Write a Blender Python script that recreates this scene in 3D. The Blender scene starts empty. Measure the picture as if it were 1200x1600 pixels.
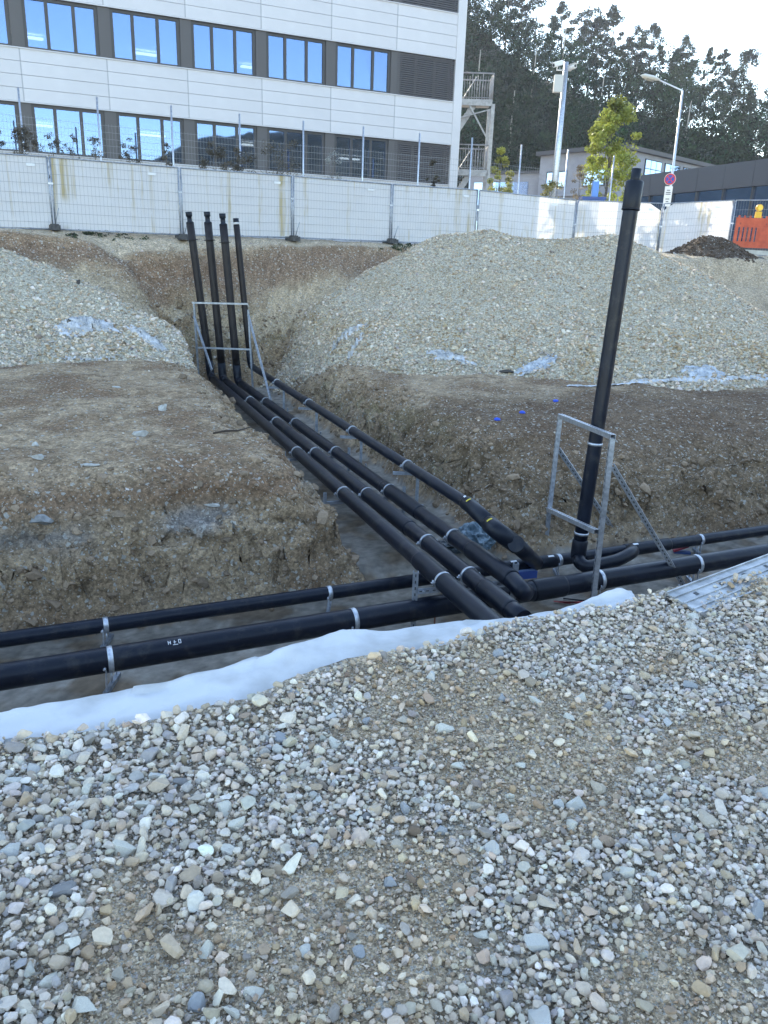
import bpy, math, random
import numpy as np
from mathutils import Vector

random.seed(7); RNG = np.random.default_rng(7)
SC = bpy.context.scene
COL = SC.collection

# ---------------------------------------------------------------- camera (eye = world origin, metres)
F = 1235.0; XV, YV = 466.0, 4552.0
_p = math.atan(F / math.hypot(XV - 600, YV - 800)); _r = math.atan2(600 - XV, YV - 800)
FW = np.array([0, math.cos(_p), -math.sin(_p)]); _rt0 = np.array([1., 0, 0]); _up0 = np.cross(_rt0, FW)
RT = _rt0 * math.cos(_r) + _up0 * math.sin(_r)
UP = _up0 * math.cos(_r) - _rt0 * math.sin(_r)
cam = bpy.data.cameras.new('camera'); camo = bpy.data.objects.new('camera', cam); COL.objects.link(camo)
from mathutils import Matrix
M = Matrix(((RT[0], UP[0], -FW[0], 0), (RT[1], UP[1], -FW[1], 0), (RT[2], UP[2], -FW[2], 0), (0, 0, 0, 1)))
camo.matrix_world = M
cam.sensor_fit = 'VERTICAL'; cam.sensor_height = 32.0; cam.lens = 32.0 * F / 1600.0
cam.clip_start = 0.05; cam.clip_end = 3000
SC.camera = camo

def ray(x, y): return FW + RT * (x - 600) / F + UP * (800 - y) / F
def atz(x, y, z): d = ray(x, y); return d * (z / d[2])
def aty(x, y, Y): d = ray(x, y); return d * (Y / d[1])

# ---------------------------------------------------------------- light
SUN_AZ = math.radians(-15.5); SUN_EL = math.radians(26.0)
W = bpy.data.worlds.new('World'); SC.world = W; W.use_nodes = True
nt = W.node_tree; nt.nodes.clear()
sky = nt.nodes.new('ShaderNodeTexSky'); sky.sky_type = 'NISHITA'; sky.sun_disc = False
sky.sun_elevation = SUN_EL; sky.sun_rotation = SUN_AZ
sky.air_density = 1.0; sky.dust_density = 0.1; sky.ozone_density = 1.0
bg = nt.nodes.new('ShaderNodeBackground'); bg.inputs[1].default_value = 0.15
wo = nt.nodes.new('ShaderNodeOutputWorld')
wb = nt.nodes.new('ShaderNodeVectorMath'); wb.operation = 'MULTIPLY'; wb.inputs[1].default_value = (1.06, .99, .91)   # shade white balance of the camera
nt.links.new(sky.outputs[0], wb.inputs[0]); nt.links.new(wb.outputs[0], bg.inputs[0]); nt.links.new(bg.outputs[0], wo.inputs[0])
sl = bpy.data.lights.new('sun', 'SUN'); sl.energy = 2.1; sl.angle = math.radians(0.55); sl.color = (1.0, 0.90, 0.72)
so = bpy.data.objects.new('sun', sl); COL.objects.link(so)
sd = Vector((math.sin(SUN_AZ) * math.cos(SUN_EL), math.cos(SUN_AZ) * math.cos(SUN_EL), math.sin(SUN_EL)))
so.rotation_euler = sd.to_track_quat('Z', 'Y').to_euler()
so.location = (0, 0, 60)
SC.view_settings.view_transform = 'Standard'; SC.view_settings.look = 'None'
SC.view_settings.exposure = 2.18; SC.view_settings.gamma = 1.0; SC.view_settings.use_curve_mapping = False

# ---------------------------------------------------------------- noise
_perm = RNG.permutation(4096)
def _h(ix, iy, iz):
    return _perm[(_perm[(_perm[ix & 4095] + iy) & 4095] + iz) & 4095]
_g = RNG.normal(size=(4096, 3)); _g /= np.linalg.norm(_g, axis=1)[:, None]
def perlin(x, y, z=0.0):
    x, y, z = np.broadcast_arrays(np.asarray(x, float), np.asarray(y, float), np.asarray(z, float))
    xi = np.floor(x).astype(int); yi = np.floor(y).astype(int); zi = np.floor(z).astype(int)
    xf = x - xi; yf = y - yi; zf = z - zi
    u = xf**3 * (xf * (xf * 6 - 15) + 10); v = yf**3 * (yf * (yf * 6 - 15) + 10); w = zf**3 * (zf * (zf * 6 - 15) + 10)
    out = 0
    for dx in (0, 1):
        for dy in (0, 1):
            for dz in (0, 1):
                g = _g[_h(xi + dx, yi + dy, zi + dz)]
                d = g[..., 0] * (xf - dx) + g[..., 1] * (yf - dy) + g[..., 2] * (zf - dz)
                out = out + d * (u if dx else 1 - u) * (v if dy else 1 - v) * (w if dz else 1 - w)
    return out * 1.6
def fbm(x, y, z=0.0, oct=4, f=1.0, gain=.5):
    s = 0; a = 1.0
    for i in range(oct):
        s = s + a * perlin(np.asarray(x) * f + 17.3 * i, np.asarray(y) * f - 9.1 * i, np.asarray(z) * f + 5.7 * i)
        f *= 2.03; a *= gain
    return s
def sstep(a, b, x):
    t = np.clip((x - a) / (b - a), 0, 1); return t * t * (3 - 2 * t)

# ---------------------------------------------------------------- materials
MATS = {}
def mat(name, color=(.5, .5, .5), rough=.6, metal=0.0, build=None, spec=.5):
    if name in MATS: return MATS[name]
    m = bpy.data.materials.new(name); m.use_nodes = True
    n = m.node_tree.nodes; b = n['Principled BSDF']
    b.inputs['Base Color'].default_value = (*color, 1); b.inputs['Roughness'].default_value = rough
    b.inputs['Metallic'].default_value = metal; b.inputs['Specular IOR Level'].default_value = spec
    if build: build(m.node_tree, b)
    MATS[name] = m; return m
def N(t, typ, **kw):
    n = t.nodes.new(typ)
    for k, v in kw.items():
        if k in n.inputs: n.inputs[k].default_value = v
        else: setattr(n, k, v)
    return n
def noisecol(c1, c2, scale=5, detail=6, bump=0.0, bscale=None, bdist=.01, lo=.35, hi=.65, roughv=None, stretch=None):
    def f(t, b):
        tc = N(t, 'ShaderNodeTexCoord'); src = tc.outputs['Object']
        if stretch:
            mp = N(t, 'ShaderNodeMapping'); mp.inputs['Scale'].default_value = stretch
            t.links.new(src, mp.inputs[0]); src = mp.outputs[0]
        ns = N(t, 'ShaderNodeTexNoise', Scale=scale, Detail=detail, Roughness=.6); t.links.new(src, ns.inputs['Vector'])
        cr = N(t, 'ShaderNodeValToRGB'); cr.color_ramp.elements[0].position = lo; cr.color_ramp.elements[1].position = hi
        cr.color_ramp.elements[0].color = (*c1, 1); cr.color_ramp.elements[1].color = (*c2, 1)
        t.links.new(ns.outputs[0], cr.inputs[0]); t.links.new(cr.outputs[0], b.inputs['Base Color'])
        if roughv:
            mr = N(t, 'ShaderNodeMapRange'); mr.inputs[3].default_value = roughv[0]; mr.inputs[4].default_value = roughv[1]
            t.links.new(ns.outputs[0], mr.inputs[0]); t.links.new(mr.outputs[0], b.inputs['Roughness'])
        if bump:
            n2 = N(t, 'ShaderNodeTexNoise', Scale=bscale or scale * 4, Detail=5); t.links.new(src, n2.inputs['Vector'])
            bp = N(t, 'ShaderNodeBump', Strength=bump, Distance=bdist); t.links.new(n2.outputs[0], bp.inputs['Height'])
            t.links.new(bp.outputs[0], b.inputs['Normal'])
    return f
def pipe_build(c1, c2, dust):
    def f(t, b):
        noisecol(c1, c2, 3.0, 8, .12, 30, .002, .45, .75, (.26, .5))(t, b)
        lk = b.inputs['Base Color'].links[0]; src = lk.from_socket; tc = N(t, 'ShaderNodeTexCoord')
        ns = N(t, 'ShaderNodeTexNoise', Scale=5.5, Detail=9, Roughness=.7); t.links.new(tc.outputs['Object'], ns.inputs['Vector'])
        mr = N(t, 'ShaderNodeMapRange'); mr.inputs[1].default_value = .52; mr.inputs[2].default_value = .70; mr.inputs[4].default_value = .75; t.links.new(ns.outputs[0], mr.inputs[0])
        mx = N(t, 'ShaderNodeMix', data_type='RGBA'); t.links.new(mr.outputs[0], mx.inputs['Factor']); t.links.new(src, mx.inputs['A']); mx.inputs['B'].default_value = (*dust, 1); t.links.new(mx.outputs['Result'], b.inputs['Base Color'])
    return f
def vcol_build(scale=60, amt=.5, bump=.5, bdist=.01, scale2=None, grain=0, gt=.90, gamp=1.0):
    """colour stored per vertex (the pigment of each stone or patch of soil), broken up by grain"""
    def f(t, b):
        at = N(t, 'ShaderNodeAttribute', attribute_name='Col')
        tc = N(t, 'ShaderNodeTexCoord')
        ns = N(t, 'ShaderNodeTexNoise', Scale=scale, Detail=5, Roughness=.65); t.links.new(tc.outputs['Object'], ns.inputs['Vector'])
        mr = N(t, 'ShaderNodeMapRange'); mr.inputs[1].default_value = .25; mr.inputs[2].default_value = .75
        mr.inputs[3].default_value = 1 - amt; mr.inputs[4].default_value = 1 + amt
        t.links.new(ns.outputs[0], mr.inputs[0])
        vm = N(t, 'ShaderNodeVectorMath', operation='SCALE'); t.links.new(at.outputs['Color'], vm.inputs[0]); t.links.new(mr.outputs[0], vm.inputs['Scale'])
        src = vm.outputs[0]; hsrc = None
        if grain:
            for gs, ga in ((grain, .45), (grain * 2.6, .35)):
                vo = N(t, 'ShaderNodeTexVoronoi', Scale=gs); t.links.new(tc.outputs['Object'], vo.inputs['Vector'])
                sx = N(t, 'ShaderNodeSeparateColor'); t.links.new(vo.outputs['Color'], sx.inputs[0])
                m3 = N(t, 'ShaderNodeMapRange'); m3.inputs[3].default_value = 1 - ga * gamp; m3.inputs[4].default_value = 1 + ga * gamp; t.links.new(sx.outputs[0], m3.inputs[0])
                v3 = N(t, 'ShaderNodeVectorMath', operation='SCALE'); t.links.new(src, v3.inputs[0]); t.links.new(m3.outputs[0], v3.inputs['Scale']); src = v3.outputs[0]
                # scattered pale grit
                lt = N(t, 'ShaderNodeMath', operation='GREATER_THAN'); lt.inputs[1].default_value = gt; t.links.new(sx.outputs[1], lt.inputs[0])
                mx = N(t, 'ShaderNodeMix', data_type='RGBA'); mx.inputs['B'].default_value = (.46, .44, .39, 1); ml = N(t, 'ShaderNodeMath', operation='MULTIPLY'); ml.inputs[1].default_value = .8
                t.links.new(lt.outputs[0], ml.inputs[0]); t.links.new(ml.outputs[0], mx.inputs['Factor']); t.links.new(src, mx.inputs['A']); src = mx.outputs['Result']
        t.links.new(src, b.inputs['Base Color'])
        n2 = N(t, 'ShaderNodeTexNoise', Scale=scale2 or scale * 1.7, Detail=6, Roughness=.7); t.links.new(tc.outputs['Object'], n2.inputs['Vector'])
        bp = N(t, 'ShaderNodeBump', Strength=bump, Distance=bdist); t.links.new(n2.outputs[0], bp.inputs['Height'])
        t.links.new(bp.outputs[0], b.inputs['Normal'])
    return f
M_GROUND = mat('ground_soil', rough=.95, build=vcol_build(22, .5, 1.0, .035, 34, grain=26, gt=.965, gamp=.55), spec=.2)
M_FGROUND = mat('sandy_grit', rough=.95, build=vcol_build(60, .4, 1.0, .012, 90, grain=95), spec=.2)
M_FLOOR = mat('concrete_blinding', rough=.9, build=vcol_build(5, .35, .5, .01, 30), spec=.25)
M_STONE = mat('stone', rough=.8, build=vcol_build(70, .16, .5, .004), spec=.3)
M_CLOD = mat('soil_clod', rough=.95, build=vcol_build(40, .25, .6, .01), spec=.2)
M_PIPE = mat('black_polyethylene', (.012, .013, .016), .34, spec=.32, build=pipe_build((.003, .006, .015), (.008, .013, .027), (.045, .044, .042)))
M_PIPEDARK = mat('shrink_sleeve', (.010, .011, .013), .42, spec=.3, build=noisecol((.003, .006, .013), (.010, .013, .022), 6, 6, .3, 50, .002, roughv=(.3, .55)))
M_PIPEOLD = mat('brownish_black_polyethylene', (.022, .018, .018), .5, spec=.3, build=noisecol((.012, .010, .011), (.024, .020, .021), 4, 6, .15, 30, .002, roughv=(.4, .6)))
M_GALV = mat('galvanized_steel', (.55, .58, .62), .42, .85, noisecol((.42, .45, .50), (.66, .69, .74), 22, 5, .1, 60, .001, roughv=(.3, .55)))
M_GALVDULL = mat('dull_galvanized_steel', (.33, .36, .40), .5, .7, noisecol((.24, .27, .31), (.42, .45, .50), 14, 5, .1, 60, .001, roughv=(.4, .65)))
M_SLOT = mat('slot_shadow_steel', (.05, .055, .06), .7)  # dark tone paints the shade in slots and holes; also print and lenses
M_ALU = mat('worn_aluminium', (.5, .5, .5), .5, .6, noisecol((.25, .26, .27), (.5, .51, .52), 9, 7, .2, 40, .001, roughv=(.4, .7)))
M_CONC = mat('concrete', (.4, .4, .39), .9, build=noisecol((.28, .28, .27), (.46, .45, .43), 8, 8, .4, 50, .004))
M_CONCDARK = mat('dark_rubber_concrete', (.06, .06, .06), .9, build=noisecol((.04, .04, .042), (.10, .10, .10), 12, 6, .4, 50, .004))
M_LABELY = mat('yellow_label', (.75, .60, .05), .5)
M_WHITE = mat('white_paint', (.78, .78, .78), .5)
M_LABELW = mat('white_label', (.72, .74, .76), .5)
M_BLUE = mat('blue_plastic', (.03, .10, .62), .35)
M_WOODDK = mat('dark_twig', (.05, .035, .025), .9)

# ---------------------------------------------------------------- objects
def tag(o, label=None, cat=None, group=None, kind=None):
    if label: o['label'] = label
    if cat: o['category'] = cat
    if group: o['group'] = group
    if kind: o['kind'] = kind
    return o
def empty(name, loc=(0, 0, 0), label=None, cat=None, group=None):
    o = bpy.data.objects.new(name, None); COL.objects.link(o); o.location = [float(c) for c in loc]
    o.empty_display_size = .2
    return tag(o, label, cat, group)
def link(name, me, parent=None, m=None):
    o = bpy.data.objects.new(name, me); COL.objects.link(o)
    if parent is not None:
        o.parent = parent; o.matrix_parent_inverse = Matrix.Translation(-Vector(parent.location))
    if m is not None and len(me.materials) == 0: me.materials.append(m)
    return o
def copy_tree(o, delta, parent=None):
    c = o.copy(); COL.objects.link(c)
    if parent is None: c.location = Vector(o.location) + Vector(delta)
    else:
        c.parent = parent
        c.matrix_parent_inverse = o.matrix_parent_inverse.copy()
    for ch in list(o.children): copy_tree(ch, delta, c)
    return c

class MB:
    def __init__(s): s.v = []; s.f = []; s.sm = []
    def add(s, vs, fs, smooth=False):
        b = len(s.v); s.v += [tuple(map(float, v)) for v in vs]
        s.f += [tuple(b + i for i in f) for f in fs]; s.sm += [smooth] * len(fs); return s
    def box(s, c, size, ax=None):
        c = np.asarray(c, float); hx, hy, hz = [q / 2 for q in size]
        A = np.eye(3) if ax is None else np.asarray(ax, float)
        vs = [c + A[0] * i * hx + A[1] * j * hy + A[2] * k * hz for i in (-1, 1) for j in (-1, 1) for k in (-1, 1)]
        return s.add(vs, [(0, 1, 3, 2), (4, 6, 7, 5), (0, 4, 5, 1), (2, 3, 7, 6), (0, 2, 6, 4), (1, 5, 7, 3)])
    def bar(s, p0, p1, w, h=None, up=(0, 0, 1)):
        p0 = np.asarray(p0, float); p1 = np.asarray(p1, float); h = h or w
        d = p1 - p0; L = np.linalg.norm(d); d /= L; up = np.asarray(up, float)
        sx = np.cross(d, up)
        if np.linalg.norm(sx) < 1e-3: sx = np.cross(d, (1., 0, 0))
        sx /= np.linalg.norm(sx); uz = np.cross(sx, d)
        return s.box((p0 + p1) / 2, (L, w, h), (d, sx, uz))
    def tube(s, path, r, n=16, cap=True, smooth=True):
        P = [np.asarray(p, float) for p in path]; R = r if hasattr(r, '__len__') else [r] * len(P)
        T = []
        for i in range(len(P)):
            a = P[min(i + 1, len(P) - 1)] - P[max(i - 1, 0)]
            T.append(a / (np.linalg.norm(a) + 1e-12))
        up = np.array([0, 0, 1.]) if abs(T[0][2]) < .9 else np.array([1., 0, 0])
        x = np.cross(T[0], up); x /= np.linalg.norm(x); b0 = len(s.v)
        for i, p in enumerate(P):
            x = x - T[i] * (x @ T[i]); x /= np.linalg.norm(x); y = np.cross(T[i], x)
            for k in range(n):
                a = 2 * math.pi * k / n
                s.v.append(tuple(p + (x * math.cos(a) + y * math.sin(a)) * R[i]))
        for i in range(len(P) - 1):
            for k in range(n):
                k2 = (k + 1) % n
                s.f.append((b0 + i * n + k, b0 + i * n + k2, b0 + (i + 1) * n + k2, b0 + (i + 1) * n + k)); s.sm.append(smooth)
        if cap:
            s.f.append(tuple(b0 + k for k in range(n))[::-1]); s.sm.append(False)
            e = b0 + (len(P) - 1) * n; s.f.append(tuple(e + k for k in range(n))); s.sm.append(False)
        return s
    def build(s, name, m, parent=None):
        me = bpy.data.meshes.new(name); me.from_pydata(s.v, [], s.f); me.update()
        me.polygons.foreach_set('use_smooth', s.sm)
        me.materials.append(m); return link(name, me, parent)

def npmesh(name, V, Fc, m, parent=None, col=None, smooth=False, nper=3):
    me = bpy.data.meshes.new(name); V = np.asarray(V, np.float32); Fc = np.asarray(Fc, np.int32)
    me.vertices.add(len(V)); me.vertices.foreach_set('co', V.ravel())
    me.loops.add(Fc.size); me.loops.foreach_set('vertex_index', Fc.ravel())
    me.polygons.add(len(Fc)); me.polygons.foreach_set('loop_start', np.arange(len(Fc), dtype=np.int32) * nper)
    try: me.polygons.foreach_set('loop_total', np.full(len(Fc), nper, np.int32))
    except Exception: pass
    me.polygons.foreach_set('use_smooth', np.full(len(Fc), bool(smooth)))
    me.update(calc_edges=True)
    if col is not None:
        a = me.color_attributes.new('Col', 'FLOAT_COLOR', 'POINT')
        c = np.ones((len(V), 4), np.float32); c[:, :3] = col; a.data.foreach_set('color', c.ravel())
    me.materials.append(m); return link(name, me, parent)

# rock prototypes ------------------------------------------------
def ico(sub):
    import bmesh
    bm = bmesh.new(); bmesh.ops.create_icosphere(bm, subdivisions=sub, radius=1)
    V = np.array([v.co[:] for v in bm.verts]); Fc = np.array([[v.index for v in f.verts] for f in bm.faces]); bm.free(); return V, Fc
ICO = {1: ico(1), 2: ico(2), 3: ico(3)}
def rock_proto(sub, seed, cuts=8, lo=.34, hi=.74):
    rg = np.random.default_rng(seed); V, Fc = ICO[sub]; V = V.copy()
    for _ in range(cuts):
        n = rg.normal(size=3); n /= np.linalg.norm(n); d = rg.uniform(lo, hi)
        t = V @ n; V = V - np.outer(np.maximum(t - d, 0), n)
    V *= (1 + .06 * rg.normal(size=(len(V), 1)) / sub)
    V *= np.array([1, rg.uniform(.68, .95), rg.uniform(.45, .75)]); V /= np.abs(V[:, 0]).max()
    return V, Fc
OCT = (np.array([[1, 0, 0], [-1, 0, 0], [0, .8, 0], [0, -.8, 0], [.1, 0, .6], [0, .1, -.6]], float),
       np.array([[0, 2, 4], [2, 1, 4], [1, 3, 4], [3, 0, 4], [2, 0, 5], [1, 2, 5], [3, 1, 5], [0, 3, 5]]))
PROT = {0: [(OCT[0] + np.random.default_rng(50 + i).normal(size=(6, 3)) * .16, OCT[1]) for i in range(6)],
        1: [rock_proto(1, 100 + i, 3, .35, .75) for i in range(10)],
        2: [rock_proto(2, 200 + i) for i in range(14)],
        3: [rock_proto(3, 300 + i, 9, .36, .74) for i in range(8)]}
def rotmats(yaw, tilt_ax, tilt):
    c, s_ = np.cos(yaw), np.sin(yaw); Z = np.zeros_like(c); O = np.ones_like(c)
    R1 = np.stack([np.stack([c, -s_, Z], -1), np.stack([s_, c, Z], -1), np.stack([Z, Z, O], -1)], -2)
    ax = np.stack([np.cos(tilt_ax), np.sin(tilt_ax), Z], -1); K = np.zeros((len(c), 3, 3))
    K[:, 0, 1] = -ax[:, 2]; K[:, 0, 2] = ax[:, 1]; K[:, 1, 0] = ax[:, 2]; K[:, 1, 2] = -ax[:, 0]; K[:, 2, 0] = -ax[:, 1]; K[:, 2, 1] = ax[:, 0]
    st = np.sin(tilt)[:, None, None]; ct = (1 - np.cos(tilt))[:, None, None]
    return (np.eye(3)[None] + st * K + ct * (K @ K)) @ R1
def stone_cols(n, rg, warm=.0, dark=.04):
    base = np.array([[.60, .55, .45], [.66, .62, .54], [.52, .45, .345], [.44, .435, .41], [.70, .67, .60], [.43, .355, .26]])
    k = rg.choice(6, n, p=[.29, .23, .19, .09, .10, .10]); c = base[k] * rg.uniform(.80, 1.12, (n, 1))
    c *= 1 + rg.normal(size=(n, 3)) * .02
    dk = rg.random(n) < dark; c[dk] *= np.array([.52, .53, .58])
    c *= np.array([1.04, .98, .955]); return c
def scatter(name, P, size, level, m, cols, parent=None, sink=.25, tilt=.5, seed=1, flat=1.0):
    """many rocks joined in one mesh: P (n,3) points, size = radius per rock"""
    rg = np.random.default_rng(seed); n = len(P); VV = []; FF = []; CC = []; base = 0
    which = rg.integers(0, len(PROT[level]), n)
    R = rotmats(rg.uniform(0, 6.283, n), rg.uniform(0, 6.283, n), rg.normal(size=n) * tilt)
    for k, (V, Fc) in enumerate(PROT[level]):
        idx = np.nonzero(which == k)[0]
        if not len(idx): continue
        w = np.einsum('nij,vj->nvi', R[idx], V) * size[idx, None, None]
        w[..., 2] *= flat
        w += P[idx][:, None, :]; w[..., 2] += (size[idx] * (.45 - sink))[:, None]
        nv = len(V); VV.append(w.reshape(-1, 3))
        FF.append((Fc[None] + (np.arange(len(idx)) * nv)[:, None, None] + base).reshape(-1, 3)); base += nv * len(idx)
        CC.append(np.repeat(cols[idx], nv, axis=0))
    return npmesh(name, np.concatenate(VV), np.concatenate(FF), m, parent, np.concatenate(CC))
# ================================================================ TERRAIN
T1 = np.array([math.cos(math.radians(24.3)), math.sin(math.radians(24.3))]); N1 = np.array([-T1[1], T1[0]])
P0 = np.array([2.69, 10.11])                      # on the thinner pipe of the cross trench
A0 = np.array([.68, 8.0]); BD = np.array([-.371, .9286]); RB = np.array([.9286, .371])
FENX = [-60, -16.2, -9.18, -6.16, -3.2, -.11, 2.89, 6.38, 9.88, 12.57, 16.5, 80]
FENY = [-1, 19.2, 22.6, 24.3, 26.4, 28.2, 29.6, 29.8, 31.3, 31.5, 31.3, 31.3]
CRX = [-9, -1.42, -.83, -.52, -.15, .27, .65, 1.27, 2.17, 2.9, 12]
CRY = [-1, 2.56, 2.80, 3.02, 3.33, 3.42, 3.57, 3.90, 4.22, 4.55, 8.6]
GVY = [-1.2, 2.34, 2.56, 2.70, 3.0, 3.22, 3.50, 3.78, 4.20, 4.55, 8.6]
ZFG = -1.70
def coords(x, y):
    dx = x - P0[0]; dy = y - P0[1]
    v = dx * N1[0] + dy * N1[1]; w = dx * T1[0] + dy * T1[1]
    ex = x - A0[0]; ey = y - A0[1]
    q = ex * RB[0] + ey * RB[1]; r = ex * BD[0] + ey * BD[1]
    return v, w, q, r
def smax(a, b, k): h = np.clip(.5 + .5 * (a - b) / k, 0, 1); return b * (1 - h) + a * h + k * h * (1 - h)
def out_surface(x, y):
    """undug surface behind the cross trench: plateau and the bank up to the site fence"""
    v, w, q, r = coords(x, y)
    right = sstep(.0, 2.0, q)
    plat = -2.48 * (1 - right) + right * (-2.62 - .22 * sstep(3.2, 1.0, v))
    plat = plat - .20 * (1 - right) * sstep(1.6, .2, v)
    fy = np.interp(x, FENX, FENY); sh = np.interp(x, [4, 8.5], [0, 3.6])
    d = (y - fy) * .89 + sh
    wob = .35 * fbm(x, y, 3.1, 3, .45); d = d + wob * sstep(-.5, -1.5, d)
    bank = np.interp(d, [-60, -5.0, -4.0, -2.9, -2.0, -1.35, -.75, 0, 4], [-9, -2.9, -2.45, -1.75, -1.15, -.62, .12, .27, .30])
    z = smax(plat, bank, .35)
    z = z + .05 * fbm(x, y, 0, 4, .8) + .018 * fbm(x, y, 2, 3, 5)
    return z, right
def pit(x, y):
    v, w, q, r = coords(x, y)
    edge = .10 * fbm(x, y, 7, 3, 1.1) + .05 * fbm(x, y, 9, 2, 4)
    v1 = np.interp(w, [-9, -3.6, -2.2, 0, 1.6, 3], [.20, .25, .40, .55, .34, .28])
    s1 = v - v1
    s2 = np.maximum(np.abs(q - .58) - 1.0, r - 15.1)
    s2 = np.where(v < .3, 9, s2)
    s = -smax(-s1, -s2, .25) + edge
    return s, v, w, q, r
def floor_z(v): return -4.10 + .26 * sstep(.15, .9, v)
def surface(x, y, info=False):
    Z, right = out_surface(x, y)
    s, v, w, q, r = pit(x, y)
    fl = floor_z(v) + .012 * fbm(x, y, 5, 3, 2.2)
    k = np.where(q > .6, np.where(v > 2.2, .42, .60), .42) + .5 * sstep(10, 15, r) * (v > 2.2)
    prof = 1 - np.exp(-(np.maximum(s, 0) / k) ** 1.25)
    z = fl + (Z - fl) * prof
    # ledges on the dug faces
    face = prof * (1 - prof) * 4
    z = z + face * (.19 * fbm(x, y, z * 1.3, 5, 1.5) + .06 * np.sin(z * 9 + 2 * fbm(x, y, 1, 2, 1)))
    # near bank that carries the camera
    cy = np.interp(x, CRX, CRY); t = (y - cy) * .9
    near = np.interp(t, [-30, -.15, 0, .12, 2.1, 2.4, 60], [ZFG, ZFG, ZFG - .015, ZFG - .12, -4.0, -4.3, -60])
    near = near + np.where(t < 0, .028 * fbm(x, y, 4, 3, .9) + .012 * fbm(x, y, 14, 3, 5), .04 * fbm(x, y, 4, 3, 1.5))
    isnear = near > z
    pitzone = (t > 0) & (v < 9)
    zz = np.where(t < -.3, near, np.maximum(z, near))
    if info: return zz, prof, face, right, isnear | (t < -.3), v, q, s, t
    return zz
def axis(segs):
    out = []
    for a, b, st in segs: out += list(np.arange(a, b, st))
    return np.array(out + [segs[-1][1]])
xs = np.concatenate([[-700, -450, -280, -170, -100, -60, -40, -28, -20, -16], axis([(-13, -6, .14), (-6, 7.6, .048), (7.6, 14, .14)]), [16, 20, 28, 40, 60, 100, 170, 280, 450, 700]])
ys = np.concatenate([[-700, -300, -120, -50, -20, -8, -3, -1], axis([(0, 5, .055), (5, 7, .09), (7, 14, .042), (14, 24, .07), (24, 34, .18)]), [38, 44, 52, 65, 80, 110, 150, 220, 320, 480, 900]])
X, Y = np.meshgrid(xs, ys)
Zt, PROF, FACE, RIGHT, NEAR, Vv, Qq, Ss, Tt = surface(X, Y, True)
far = (np.abs(X) > 15) | (Y > 33) | (Y < -2)
Zt = np.where(far & (Y > 33), .28, Zt)
Zt = np.where((np.abs(X) > 15) & (Y <= 33) & (Y > 12), .28, Zt)
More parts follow.
